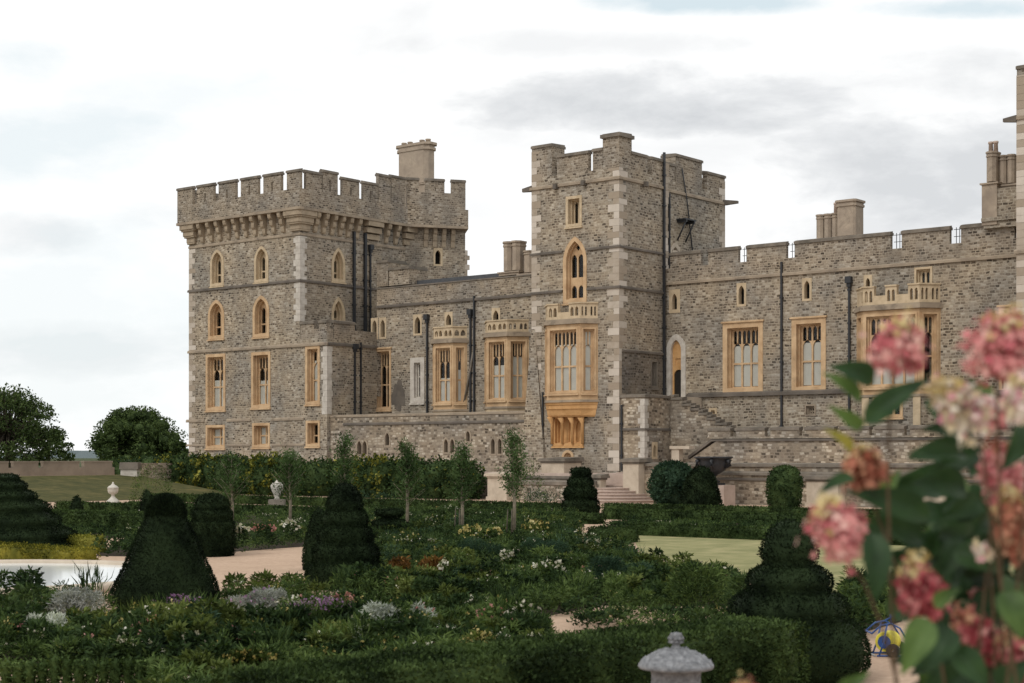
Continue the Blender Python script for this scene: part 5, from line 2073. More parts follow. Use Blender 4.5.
SPECIES = {
    'green': ('feather', 'green'), 'dark': ('broad', 'dark'), 'olive': ('broad', 'olive'), 'blue': ('feather', 'blue'), 'box': ('broad', 'box'),
}
BEDS = {}
beds = [
    # polygon on the ground (pixels), spacing, height, species weights, leaves per plant, flower chance
    (gpoly([(-60, 634), (75, 634), (240, 630), (420, 612), (545, 632), (540, 683), (200, 676), (-80, 663)]), 0.40, (0.40, 0.62), dict(green=5, dark=3, olive=3, blue=1), 210, 0.27),
    (gpoly([(150, 683), (560, 676), (540, 720), (120, 720)]), 0.36, (0.25, 0.45), dict(olive=3, green=5), 140, 0.12),
    (gpoly([(395, 606), (330, 596), (395, 580), (470, 566), (600, 566), (700, 580), (742, 592), (735, 607), (600, 606), (540, 618)]), 0.46, (0.42, 0.68), dict(green=5, dark=3, olive=3, blue=1), 200, 0.15),
    (gpoly([(372, 578), (380, 548), (430, 528), (575, 528), (578, 548), (630, 552), (640, 566), (540, 572), (450, 566)]), 0.60, (0.42, 0.66), dict(green=4, dark=4, blue=1, olive=2.5), 140, 0.12),
    (gpoly([(235, 552), (235, 532), (300, 520), (420, 517), (580, 517), (585, 527), (430, 533), (370, 545), (300, 547)]), 0.80, (0.35, 0.6), dict(green=4, dark=4, olive=2), 100, 0.12),
    (gpoly([(95, 556), (140, 530), (190, 530), (195, 552), (140, 557)]), 0.7, (0.5, 0.75), dict(dark=5, green=2), 90, 0.05),
    (gpoly([(-20, 545), (20, 531), (120, 529), (130, 537), (60, 541)]), 0.8, (0.35, 0.6), dict(dark=4, green=2), 70, 0.05),
    (gpoly([(120, 527), (130, 512), (560, 511), (560, 517), (240, 527)]), 1.0, (0.28, 0.42), dict(dark=4, green=3), 80, 0.03),
    (gpoly([(600, 529), (640, 517), (1040, 522), (1040, 533), (640, 530)]), 0.7, (0.14, 0.24), dict(dark=4, green=2), 70, 0.02),
    (gpoly([(560, 634), (575, 612), (735, 607), (740, 622), (650, 634)]), 0.62, (0.16, 0.42), dict(green=5, dark=4, olive=2), 110, 0.1),
    (gpoly([(848, 655), (836, 625), (850, 592), (905, 590), (902, 622), (866, 632)]), 0.46, (0.5, 0.85), dict(green=3, dark=5), 170, 0.04),
    (gpoly([(-30, 612), (-20, 602), (60, 604), (110, 612), (60, 622)]), 0.5, (0.5, 0.72), dict(green=3, dark=3), 150, 0.1),
    (gpoly([(218, 608), (222, 600), (310, 598), (320, 612)]), 0.45, (0.4, 0.62), dict(olive=3, green=3), 130, 0.25),
]
rng_b = random.Random(5)
for bi, (poly, sp, (h0, h1), mix, nl, fch) in enumerate(beds):
    if (h0, h1) != (0.16, 0.42):      # the plants seeded into the gravel strip have no bed
        sheet('soil_bed', poly, 0.008 + 0.0007 * bi, M['soil'])
    xs_, ys_ = [p[0] for p in poly], [p[1] for p in poly]
    keys, wts = list(mix), list(mix.values())
    y = min(ys_)
    while y < max(ys_):
        x = min(xs_)
        while x < max(xs_):
            p = (x + rng_b.uniform(-0.5, 0.5) * sp, y + rng_b.uniform(-0.5, 0.5) * sp)
            x += sp
            if not in_poly(p, poly):
                continue
            # neighbours tend to be the same kind: drifts
            drift = math.sin(p[0] * 0.9 + 1.7 * bi) + math.sin(p[1] * 1.1 + p[0] * 0.35)
            rr = (rng_b.random() * 0.4 + 0.6 * (drift + 2) / 4) * sum(wts)
            for k_, w_ in zip(keys, wts):
                rr -= w_
                if rr <= 0:
                    break
            lb = BEDS.setdefault(k_, LB(60 + len(BEDS)))
            rise = math.sin(p[0] * 1.9 + p[1] * 0.7 + bi) + math.sin(p[1] * 2.3 - p[0] * 0.9)
            h = rng_b.uniform(h0, h1) * (0.86 + 0.10 * drift + 0.19 * rise)
            fm = fn = None
            if rng_b.random() < fch:
                fm = 1 + rng_b.choice((0, 0, 1, 1, 2) if p[1] < 40 else (0, 0, 0, 1))
                fn = rng_b.randint(3, 9)
            clump(lb, (p[0], p[1], 0.0), sp * rng_b.uniform(0.5, 0.85), h, int(nl * rng_b.uniform(0.8, 1.2)), SPECIES[k_][0] if rng_b.random() < 0.93 else 'spike', 0, fm, fn or 0, 0.045 if p[1] < 45 else 0.06)
        y += sp
for k_, lb in BEDS.items():
    o = lb.build('bed_planting', [G[SPECIES[k_][1]], G['f_white'], G['f_yellow'], G['f_pink']], (0, 35, 0))
    tag(o, {'green': 'feathery mid green planting filling the flower beds', 'dark': 'broad dark green planting filling the flower beds',
            'olive': 'yellowish green planting drifting through the flower beds', 'blue': 'bluish green planting drifting through the flower beds'}.get(k_), 'bed planting', kind='stuff')


def feature(name, label, cat, px, ytop, h, w_px, mat, kind, n, fm=None, fn=0, seed=1, group=None, fsize=0.05, ls=1.0):
    """a plant one can tell apart: its top is at row ytop"""
    d = (CH - h) * F / (ytop - HZ)
    c = ((px - 512) / F * d, d, 0.0)
    lb = LB(seed)
    r = w_px / 2 * d / F
    if mat in ('lav', 'silver', 'blue'):
        rg = random.Random(seed)
        for k in range(6):
            t_ = rg.uniform(0, 6.28)
            q = rg.uniform(0.25, 0.62)
            clump(lb, (c[0] + r * q * math.cos(t_), c[1] + r * q * 0.8 * math.sin(t_), 0), r * rg.uniform(0.4, 0.62), h * rg.uniform(0.62, 1.04), n // 5, kind, 0, 1 if fm else None, fn // 5, fsize, ls)
    else:
        clump(lb, c, r, h, n, kind, 0, 1 if fm else None, fn, fsize, ls)
    o = lb.build(name, [G[mat]] + ([G[fm]] if fm else []), c)
    return tag(o, label, cat, group)


feature('lavender', 'grey lavender mound in front of the pool, left of the yew cone', 'lavender', 80, 588, 0.66, 78, 'lav', 'feather', 4600, seed=101, ls=0.6)
feature('lavender', 'pale silver grey mound below the lavender at far left', 'silver plant', 45, 611, 0.5, 50, 'silver', 'mound', 1800, seed=102, ls=0.6)
feature('lavender', 'broad grey lavender mound right of the large yew cone', 'lavender', 256, 585, 0.68, 86, 'lav', 'feather', 4600, 'f_purple', 20, seed=103, ls=0.6)
feature('verbena', 'haze of small purple flowers at the foot of the large yew cone', 'flowers', 180, 597, 0.64, 70, 'green', 'spike', 420, 'f_purple', 170, seed=104, fsize=0.035)
feature('verbena', 'purple and dusty pink flower drift left of the silver bush', 'flowers', 322, 599, 0.64, 70, 'green', 'spike', 420, 'f_purple', 150, seed=105, fsize=0.04)
feature('silver_bush', 'silvery white leaved bush in the middle of the front bed', 'silver plant', 380, 600, 0.78, 74, 'silver', 'feather', 4600, seed=106, ls=0.65)
feature('silver_bush', 'silvery bush with pinkish tips touching the larger silvery one', 'silver plant', 426, 603, 0.70, 46, 'silver', 'feather', 2000, 'f_pink', 14, seed=107, ls=0.65)
feature('bronze_shrub', 'orange bronze leaved plant right of the tall tiered yew', 'bronze plant', 400, 556, 0.75, 28, 'bronze', 'broad', 420, seed=108)
feature('bronze_shrub', 'wider orange bronze plant beside the pale dahlia', 'bronze plant', 433, 557, 0.75, 42, 'bronze', 'broad', 640, 'f_yellow', 8, seed=109)
feature('fennel', 'soft dark blue green feathery mound in the middle bed, left one', 'fennel', 482, 537, 0.85, 70, 'blue', 'feather', 4200, seed=110, ls=0.62)
feature('fennel', 'soft dark blue green feathery mound with white flowers before it', 'fennel', 545, 534, 0.85, 80, 'blue', 'feather', 4600, 'f_white', 8, seed=111, ls=0.62)
feature('fennel', 'large feathery green mound in front of the lawn corner', 'fennel', 625, 551, 0.95, 90, 'blue', 'feather', 5200, seed=112, ls=0.62)
feature('feathery_bush', 'tall feathery green bush left of the tiered yew, against the lawn', 'bush', 700, 562, 1.0, 90, 'green', 'feather', 2200, 'f_white', 10, seed=113)
feature('feathery_bush', 'upright dark bush in front of the lawn, left of the tiered yew top', 'bush', 745, 572, 0.9, 50, 'dark', 'feather', 1100, seed=114)
feature('yellow_flowers', 'pale yellow flower heads on a rounded plant low in the front bed', 'flowers', 480, 632, 0.6, 34, 'olive', 'broad', 520, 'f_yellow', 40, seed=115, fsize=0.06)
feature('yellow_flowers', 'cream flower heads right of the lavender mound', 'flowers', 290, 598, 0.6, 34, 'green', 'broad', 260, 'f_white', 34, seed=116, fsize=0.06)
feature('yellow_flowers', 'yellowish flowers low at the bottom left of the front bed', 'flowers', 250, 652, 0.45, 60, 'olive', 'broad', 1000, 'f_yellow', 40, seed=117, fsize=0.05)
feature('yellow_flowers', 'orange yellow bloom above the front hedge', 'flowers', 360, 660, 0.5, 26, 'olive', 'broad', 200, 'f_yellow', 20, seed=118, fsize=0.06)
feature('white_flowers', 'white flower spikes standing in front of the right bed, above the hedge', 'flowers', 536, 636, 0.55, 24, 'green', 'spike', 200, 'f_white', 22, seed=119, fsize=0.05)
feature('white_flowers', 'cream flower clump behind the gravel strip', 'flowers', 522, 604, 0.6, 40, 'green', 'broad', 600, 'f_white', 26, seed=120, fsize=0.07)
feature('white_flowers', 'white flowers before the dark feathery mounds, centre', 'flowers', 550, 563, 0.65, 44, 'green', 'broad', 700, 'f_white', 26, seed=121, fsize=0.09)
feature('white_flowers', 'single big pale dahlia bloom beside the bronze plants', 'flowers', 444, 561, 0.7, 10, 'green', 'broad', 60, 'f_white', 14, seed=122, fsize=0.09)
feature('white_flowers', 'white bloom cluster on the dark mounds in the centre of the beds', 'flowers', 507, 549, 0.85, 16, 'green', 'broad', 60, 'f_white', 16, seed=123, fsize=0.09)
feature('pink_flowers', 'salmon pink blooms behind the silvery bush', 'flowers', 345, 594, 0.65, 34, 'green', 'broad', 160, 'f_pink', 26, seed=124, fsize=0.06)
feature('pink_flowers', 'pinkish flowers at the right of the front bed', 'flowers', 490, 606, 0.6, 34, 'green', 'broad', 200, 'f_pink', 16, seed=125, fsize=0.05)
feature('rose_bush', 'rose bush with cream blooms right of the ringed yew drum', 'rose bush', 240, 526, 0.85, 22, 'dark', 'broad', 300, 'f_white', 16, seed=126, fsize=0.13)
feature('rose_bush', 'rose bush with pale pink blooms behind the gravel walk', 'rose bush', 264, 524, 0.85, 28, 'dark', 'broad', 320, 'f_pink', 12, seed=127, fsize=0.12)
feature('rose_bush', 'rose bush with sparse white blooms nearest the tiered cone', 'rose bush', 290, 522, 0.85, 26, 'dark', 'broad', 320, 'f_white', 12, seed=128, fsize=0.12)
feature('yellow_flowers', 'tall cream flower clump by the stake of a young tree', 'flowers', 480, 526, 0.75, 50, 'green', 'broad', 800, 'f_yellow', 34, seed=129, fsize=0.12)
feature('yellow_flowers', 'pale flower clump right of the row of young trees', 'flowers', 535, 522, 0.75, 36, 'olive', 'broad', 600, 'f_yellow', 20, seed=130, fsize=0.12)
feature('leafy_plant', 'tall leafy plant with arching leaves standing before the white pool', 'plant', 92, 566, 0.95, 26, 'dark', 'spike', 110, seed=131)
feature('leafy_plant', 'leafy dark shrub at the left edge in front of the pool', 'plant', 30, 583, 0.75, 56, 'dark', 'broad', 420, seed=132)
feature('leafy_plant', 'low thick leaved green plant at the gravel edge, next to the large yew cone', 'plant', 236, 575, 0.5, 34, 'olive', 'broad', 300, seed=133)
feature('leafy_plant', 'low thick leaved green plant at the gravel edge, between its two neighbours', 'plant', 264, 573, 0.52, 36, 'olive', 'broad', 320, seed=134)
feature('leafy_plant', 'low thick leaved green plant at the gravel edge, next to the tall tiered yew', 'plant', 292, 574, 0.5, 34, 'green', 'broad', 300, seed=135)

# ------------------------------------------------------------------ shrub border under the castle
us_ = -47.5
i = 0
lab = ['dark green shrub in the border under the castle, one of the deep green ones', 'yellow green variegated shrub in the border under the castle']
while us_ < -8.5:
    w = random.uniform(2.3, 3.2)
    y_ = random.choice((0, 0, 1)) if 2 < i < 12 else (0 if i < 2 or i > 13 else 1)
    u = us_ + w / 2
    c = W(u, -5.6 - random.uniform(0, 1.0), 0)
    h = random.uniform(2.5, 2.95) if u > -44 else 2.7
    if u > -20:
        h = random.uniform(2.5, 2.8)
    sh = empty('border_shrub', c, lab[y_], 'shrub', 'yellow green border shrubs' if y_ else 'dark green border shrubs')
    lb = LB(200 + i)
    prof = dense([(w * 0.45, 0.05), (w * 0.6, h * 0.35), (w * 0.57, h * 0.7), (w * 0.42, h * 0.92), (w * 0.15, h), (0, h * 1.01)])
    lb.revolve(c, prof, 20, 0, 0.80, 0.09, i)
    P, N = prof_points(lb.rng, c, prof, 1500, 0.09, i)
    P = P + N * lb.rng.normal(size=(len(P), 1)) * 0.18
    lb.surf_leaves(P, N, 0.26, 0.15, 0, 0.9, 0.1)
    if y_ == 0:
        k = lb.rng.choice(len(P), 60)
        lb.surf_leaves(P[k] + N[k] * 0.06, N[k], 0.26, 0.16, 1, 0.9, 0.1)
    else:
        g_ = np.sin(P[:, 0] * 3.1 + i) + np.sin(P[:, 2] * 4.3 + P[:, 1] * 2.0) + lb.rng.normal(size=len(P)) * 0.5
        k = np.where(g_ > 0.35)[0]
        lb.surf_leaves(P[k] + N[k] * 0.08, N[k], 0.30, 0.19, 1, 0.9, 0.1)
    lb.build('foliage', [G['dark'], G['lime']], c, sh)
    us_ += w * 0.86
    i += 1
feature('border_shrub', 'low grey green shrub in front of the low garden wall', 'shrub', 545, 487, 1.3, 60, 'blue', 'mound', 900, seed=241)
feature('border_shrub', 'leafy green shrub just left of the broad capped pier', 'shrub', 530, 459, 2.9, 32, 'green', 'mound', 700, seed=242)
feature('border_shrub', 'big loose green shrub at the corner of the grass bank', 'shrub', 152, 464, 2.55, 44, 'green', 'mound', 1500, seed=243)
feature('border_shrub', 'grey leaved low shrub at the foot of the shrub border', 'shrub', 372, 487, 1.2, 60, 'blue', 'mound', 700, seed=244)

# ------------------------------------------------------------------ young trees
for i, (px, ytop, ycr, ybase, w, lab) in enumerate((
        (232, 452, 507, 532, 38, 'slender young tree with wide airy crown, leftmost of the row of six'),
        (290, 449, 503, 530, 34, 'slender young tree standing right of the white urn'),
        (345, 431, 500, 535, 28, 'slender young tree rising behind the tall tiered yew'),
        (407, 437, 505, 537, 30, 'slender young tree between the tall tiered yew and the centre'),
        (462, 442, 505, 540, 32, 'slender young tree with two stakes, left of the plain stone pier'),
        (514, 428, 497, 541, 26, 'tallest slender young tree in front of the plain stone pier'))):
    p = gp(px, ybase)
    d = p[1]
    k = d / F
    H = (ybase - ytop) * k
    tr_ = empty('young_tree', p, lab, 'tree')
    rng = random.Random(300 + i)
    tk = MB()
    tk.tube([p, (p[0] + 0.02, p[1], H * 0.35), (p[0] - 0.03, p[1], H * 0.7), (p[0], p[1], H * 0.97)], [0.075, 0.06, 0.04, 0.012], n=7)
    tips = []
    zc0 = (ybase - ycr) * k
    for b in range(34):
        z0 = zc0 * 0.95 + (H - zc0) * 0.9 * (b / 34)
        a = rng.uniform(0, 6.28)
        L = w / 2 * k * (1.0 - 0.72 * (b / 34)) * rng.uniform(0.5, 1.25)
        e = (p[0] + math.cos(a) * L, p[1] + math.sin(a) * L, z0 + L * rng.uniform(0.7, 1.5))
        tk.tube([(p[0], p[1], z0), ((p[0] + e[0]) / 2, (p[1] + e[1]) / 2, z0 * 0.45 + e[2] * 0.55), e], [0.018, 0.012, 0.005], n=4)
        tips.append(((p[0], p[1], z0), e))
    tk.build('trunk', G['bark_pale'], tr_)
    lb = LB(320 + i)
    P = []
    for s_, e in tips:
        for q in range(70):
            t_ = rng.uniform(0.2, 1.12)
            P.append([s_[j] + (e[j] - s_[j]) * t_ + rng.gauss(0, 0.13) for j in range(3)])
    P = np.array(P)
    D = lb.rng.normal(size=P.shape) + np.array([0, 0, 0.2])
    D /= np.linalg.norm(D, axis=1)[:, None]
    lb.quads(P, D, 0.12 * lb.rng.uniform(0.6, 1.3, len(P)), 0.040, 0)
    lb.build('crown', G['young'], p, tr_)
    if i in (4, 5):
        for dx in (-0.28, -0.1):
            sk = MB()
            sk.tube([(p[0] + dx, p[1] - 0.2, 0), (p[0] + dx * 0.8, p[1] - 0.2, 1.15)], 0.02, n=6)
            sk.build('stake', G['bark'], tr_)


# ------------------------------------------------------------------ big trees beyond the garden
def crown_tree(name, label, px, ybase_crown, ytop, wpx, d, seed, mat, nblob, nleaf, leaf, airy=0.0, lean=0.0):
    rng = np.random.default_rng(seed)
    k = d / F
    base = np.array([(px - 512) * k, d, 0.0])
    z0, z1 = CH + (HZ - ybase_crown) * k, CH + (HZ - ytop) * k
    w = wpx * k / 2
    root = empty(name, tuple(base), label, 'tree')
    tk = MB()
    tr = 0.035 * (z1 - 0)
    top = base + np.array([lean * 0.4, 0, z0 + (z1 - z0) * 0.55])
    tk.tube([base, base * 0.5 + top * 0.5 + np.array([0.1, 0, 0]), top], [tr * 1.25, tr, tr * 0.5], n=9)
    lb = LB(seed)
    for b in range(nblob):
        a = rng.random() * 2 * math.pi
        e = rng.random() ** 0.8
        zz = z0 + (z1 - z0) * e * 0.92
        rr = w * math.sqrt(max(0.02, 1 - (e * 0.98) ** 2.2)) * math.sqrt(rng.random()) * 0.88
        c = base + np.array([rr * math.cos(a) + lean * e, rr * math.sin(a), zz])
        s = w * rng.uniform(0.17, 0.30) * (1 - 0.3 * airy)
        sq = rng.uniform(0.55, 0.85)
        tk.tube([base + (top - base) * rng.uniform(0.45, 0.95), (c + top) / 2 - np.array([0, 0, 0.1 * w]), c + np.array([0, 0, s * 0.6 * airy])], [tr * 0.3, tr * 0.16, tr * 0.05], n=5)
        n = nleaf
        v = rng.normal(size=(n, 3))
        v /= np.linalg.norm(v, axis=1)[:, None]
        r_ = s * (0.55 + 0.55 * rng.random(n) ** (0.5 if airy == 0 else 0.9))
        P = c + v * r_[:, None] * np.array([1, 1, sq])
        lb.surf_leaves(P, v, leaf, leaf * 0.55, 0, 1.0, 0.05)
        if airy == 0:
            prof = [(0, -s * 0.5), (s * 0.42, -s * 0.3), (s * 0.55, 0), (s * 0.42, s * 0.3), (0, s * 0.45)]
            lb.revolve(c, prof, 8, 0)
    tk.build('trunk', G['bark'], root)
    lb.build('crown', G[mat], base, root)
    return root


crown_tree('oak_tree', 'broad dense dark green tree beyond the wall, left of the castle', 138, 466, 410, 98, 215, 401, 'oak', 120, 190, 0.40)
crown_tree('leafy_tree', 'airy tree with open branching outline at the left edge', 8, 466, 386, 118, 175, 402, 'oak', 150, 95, 0.34, airy=0.7)
crown_tree('leafy_tree', 'lower leafy tree joined to the right side of the airy one', 48, 466, 428, 56, 180, 403, 'oak', 34, 80, 0.38, airy=1.0)
crown_tree('leafy_tree', 'low dark tree between the broad dense tree and the castle', 176, 467, 440, 34, 205, 404, 'oak', 22, 110, 0.4)

# far wooded hills
lb = MB()
rng = random.Random(9)
prevp = None
M['hill'] = fol('hazed_far_wood', (0.12, 0.155, 0.16), (0.14, 0.175, 0.18), (0.16, 0.195, 0.20), trans=0)  # distance haze is put into this blue-grey leaf colour
n = 60
for row, (Y, dep) in enumerate(((1500, 300),)):
    V = []
    for i in range(n + 1):
        x = -1100 + 1100 * i / n
        V.append((x, 5.5 + 2.6 * math.sin(i * 0.37) + rng.uniform(-0.5, 0.5)))
    for (x0, h0), (x1, h1) in zip(V, V[1:]):
        lb.face([(x0, Y, 0), (x1, Y, 0), (x1, Y + 60, h1), (x0, Y + 60, h0)])
        lb.face([(x0, Y + 60, h0), (x1, Y + 60, h1), (x1, Y + dep, h1 * 0.6), (x0, Y + dep, h0 * 0.6)])
tag(lb.build('hills', M['hill']), kind='structure')

# ------------------------------------------------------------------ grass bank and the brown parapet wall at the left
P0 = np.array(at(124, 461, 125)[:2])
Vv, Uv = np.array([VX, VY]), np.array([UX, UY])
zb0, zw = 1.5, CH - 6.0 / F * 122
mb = MB()
e0, e1 = P0 + Vv * 1.0, P0 - Vv * 60
b0, b1 = e0 + Uv * 13.5, e1 + Uv * 13.5
nn = 24
for i in range(nn):
    t0, t1 = i / nn, (i + 1) / nn
    q = [e0 + (e1 - e0) * t0, e0 + (e1 - e0) * t1, b0 + (b1 - b0) * t1, b0 + (b1 - b0) * t0]
    for j in range(6):
        s0, s1 = j / 6, (j + 1) / 6
        zz0, zz1 = zb0 * (1 - s0) + 0.03, zb0 * (1 - s1) + 0.03
        A, B = q[0] + (q[3] - q[0]) * s0, q[1] + (q[2] - q[1]) * s0
        C_, D_ = q[1] + (q[2] - q[1]) * s1, q[0] + (q[3] - q[0]) * s1
        mb.face([(*A, zz0), (*B, zz0), (*C_, zz1), (*D_, zz1)])
# level walk between the bank and the wall
mb2 = MB()
o0, o1 = e0 - Uv * 1.2, e1 - Uv * 1.2
mb2.face([(*o0, zb0 + 0.02), (*o1, zb0 + 0.02), (*e1, zb0 + 0.02), (*e0, zb0 + 0.02)])
tag(mb.build('grass_bank', M['bank'], org=(*e0, 0)), kind='structure')
tag(mb2.build('bank_path', M['gravel'], org=(*e0, 0)), kind='structure')
bw = empty('parapet_wall', (*P0, 0), 'low brown battlemented wall behind the grass bank at far left', 'wall')
f0 = P0 - Uv * 1.2
cuts = [0.0, 3.1, 6.8, 9.4, 12.5, 16, 19.5, 23, 26.5, 30, 40, 50, 60]


def wbox(mb, s0, s1, z0, z1, t=0.55, g=0.0):
    a, b = f0 - Vv * s0, f0 - Vv * s1
    o_ = -Uv * t
    a, b = a + Uv * g, b + Uv * g
    o_ = o_ - Uv * 2 * g
    mb.hexa([(*b, z0), (*a, z0), (*(a + o_), z0), (*(b + o_), z0), (*b, z1), (*a, z1), (*(a + o_), z1), (*(b + o_), z1)])


mb = MB()
wbox(mb, 0, 60, 0, zw - 0.5)
mb.build('wall', M['brownwall'], bw)
for s0, s1 in zip(cuts, cuts[1:]):
    mb = MB()
    wbox(mb, s0 + 0.22, s1 - 0.22, zw - 0.5, zw - 0.12, t=0.35)
    o = mb.build('merlon', M['brownwall'], bw)
    mb = MB()
    wbox(mb, s0 + 0.19, s1 - 0.19, zw - 0.12, zw, t=0.35, g=0.04)
    mb.build('coping', M['brownwall'], o)
dp = 124.5
mb = MB()
pz = CH - 8.0 / F * dp
for i_, (x0, x1) in enumerate(((120.5, 137),)):
    A, B = at(x0, 463, dp), at(x1, 463, dp)
    pr = empty('garden_pier', (A.x, A.y, 1.2), 'short white stone pier with a grey cap where the bank meets the castle shrubs', 'stone pier')
    mb.hexa([(A.x, dp, 1.0), (B.x, dp, 1.0), (B.x, dp + 1.2, 1.0), (A.x, dp + 1.2, 1.0), (A.x, dp, pz - 0.5), (B.x, dp, pz - 0.5), (B.x, dp + 1.2, pz - 0.5), (A.x, dp + 1.2, pz - 0.5)])
    mb.build('shaft', M['white'], pr)
    mb = MB()
    mb.hexa([(A.x - .1, dp - .1, pz - 0.498), (B.x + .1, dp - .1, pz - 0.498), (B.x + .1, dp + 1.3, pz - 0.498), (A.x - .1, dp + 1.3, pz - 0.498),
             (A.x - .05, dp - .05, pz + 0.05), (B.x + .05, dp - .05, pz + 0.05), (B.x + .05, dp + 1.25, pz + 0.05), (A.x - .05, dp + 1.25, pz + 0.05)])
    mb.build('cap', M['coping'], pr)
mb = MB()
A, B = at(138, 463, 127), at(192, 463, 131)
mb.hexa([(A.x, A.y, 0), (B.x, B.y, 0), (B.x, B.y + 0.6, 0), (A.x, A.y + 0.6, 0), (A.x, A.y, 2.45), (B.x, B.y, 2.45), (B.x, B.y + .6, 2.45), (A.x, A.y + .6, 2.45)])
tag(mb.build('terrace_wall', M['wall_pale']), 'low stone wall running from the white pier to the foot of the left tower', 'terrace wall')


# ------------------------------------------------------------------ white urns
def white_urn(label, px, prof, y0, d):
    k = d / F
    c = at(px, y0, d)
    o = empty('garden_urn', (c.x, c.y, max(0, c.z)), label, 'urn')
    ps = [(r * k, (y0 - y) * k) for r, y in prof]
    cut = next(i for i, (r, y) in enumerate(prof) if r < 0) if any(r < 0 for r, _ in prof) else None
    m = MB()
    m.lathe((c.x, c.y, c.z), [(abs(r), z) for r, z in ps], 24)
    m.build('vase', M['urnwhite'], o)
    m = MB()
    m.hexa([(c.x - .45, c.y - .45, 0), (c.x + .45, c.y - .45, 0), (c.x + .45, c.y + .45, 0), (c.x - .45, c.y + .45, 0),
            (c.x - .4, c.y - .4, c.z), (c.x + .4, c.y - .4, c.z), (c.x + .4, c.y + .4, c.z), (c.x - .4, c.y + .4, c.z)])
    m.build('pedestal', M['coping'], o)
    return o


white_urn('white lidded stone urn on a spreading foot, on the grass bank side', 113, [(7, 503), (6.2, 501), (3.0, 498), (1.5, 496), (1.7, 494.5), (4.6, 493), (5.3, 490.5), (5.3, 488.5), (5.8, 488), (4.6, 486.5), (2.2, 485), (1.0, 483.8), (1.0, 483), (0.6, 482)], 503, 98)
white_urn('white tapering stone urn standing before the shrub border', 277, [(3.0, 499.5), (2.2, 497.5), (3.2, 495), (5.6, 490), (6.4, 486.5), (6.2, 485), (4.5, 483.6), (4.8, 483), (2.5, 482.2), (1.2, 481.3), (1.2, 480.6), (0.4, 480)], 499.5, 84)

# ------------------------------------------------------------------ carved vase in the foreground
dv = 12.6
k = dv / F
c = at(676, 700, dv)
M['vase'] = ashlar('carved_grey_stone', (0.10, 0.104, 0.112), (0.28, 0.285, 0.295), scale=22, stain=(0.07, 0.07, 0.072), stain_f=0.6)
vz = empty('stone_vase', (c.x, c.y, 0), 'grey carved stone vase with a domed lid at the bottom of the picture', 'vase')
zy = lambda y: CH + (HZ - y) * k
mb = MB()
prof = [(14 * k, 0), (14 * k, 0.15), (9 * k, 0.2), (7 * k, 0.35), (9 * k, 0.5), (18 * k, 0.8), (23 * k, 1.05), (25 * k, zy(683)), (24.5 * k, zy(676)), (25.5 * k, zy(670)), (27 * k, zy(668))]
mb.lathe((c.x, c.y, 0), prof, 40)
mb.build('body', M['vase'], vz)
mb = MB()
rng = np.random.default_rng(3)
n = 72
lid = [(27, 669.5), (37, 668), (38, 666), (37.5, 664), (35, 661), (30, 657.5), (24, 654), (17, 651), (10, 649.3), (5, 648.5)]
prof = []
for a, b in zip(lid, lid[1:]):
    for i in range(3):
        prof.append((a[0] + (b[0] - a[0]) * i / 3, a[1] + (b[1] - a[1]) * i / 3))
prof.append(lid[-1])
rings = []
for j, (r, y) in enumerate(prof):
    b = len(mb.v)
    for i in range(n):
        a = 2 * math.pi * i / n
        rel = 0
        if 10 < j < len(prof) - 3:
            rel = 1.5 * math.sin(7 * a + j * 0.9) * math.sin(5 * a - j * 0.7) + 1.0 * math.sin(15 * a + 2.1 * j) * math.sin(j * 1.3) + rng.normal() * 0.45
        mb.v.append((c.x + r * k * math.cos(a), c.y + r * k * math.sin(a), zy(y) + rel * k))
    rings.append(b)
for b0, b1 in zip(rings, rings[1:]):
    for i in range(n):
        mb.f.append((b0 + i, b0 + (i + 1) % n, b1 + (i + 1) % n, b1 + i))
        mb.mi.append(0)
        mb.sm.append(True)
mb.build('lid', M['vase'], vz)
mb = MB()
mb.lathe((c.x, c.y, 0), [(5 * k, zy(649)), (5.6 * k, zy(647.5)), (4 * k, zy(646)), (3.6 * k, zy(644.5)), (5 * k, zy(643.5)), (6 * k, zy(641)), (6.2 * k, zy(638)), (5 * k, zy(634.5)), (2.5 * k, zy(632.6)), (0.5 * k, zy(632))], 20)
fo = mb.build('finial', M['vase'], vz)
for row, (y, rr, cnt_) in enumerate(((641.5, 6.0, 8), (638, 6.6, 9), (634.8, 4.6, 7))):
    for i in range(cnt_):
        a = 2 * math.pi * (i + row * 0.5) / cnt_
        p_ = Vector((c.x + rr * k * math.cos(a), c.y + rr * k * math.sin(a), zy(y)))
        mb = MB()
        mb.lathe((p_.x, p_.y, p_.z), [(0.2 * k, -2.1 * k), (1.6 * k, -1.4 * k), (2.2 * k, 0), (1.2 * k, 0.5 * k), (1.6 * k, 1.2 * k), (0.3 * k, 2.1 * k)], 8)
        mb.build('carved_bud', M['vase'], fo)

# ------------------------------------------------------------------ hose reel on the gravel
dr = 24.5
kr = dr / F
M['blue'] = plain('blue_paint', (0.018, 0.07, 0.24), 0.4, 0.5)
M['hose'] = plain('yellow_hose', (0.62, 0.55, 0.06), 0.5, 0.4)
M['tyre'] = plain('rubber', (0.02, 0.02, 0.02), 0.8)
M['steel'] = plain('grey_steel', (0.32, 0.33, 0.34), 0.4, 0.5, 0.6)
hr = empty('hose_reel', (at(884, 664, dr).x, dr, 0), 'blue framed hose reel cart wound with yellow hose, on the gravel', 'hose reel')


def rp(px, py, dy=0.0):
    v = at(px, py, dr)
    return (v.x, v.y + dy, max(0.02, v.z))


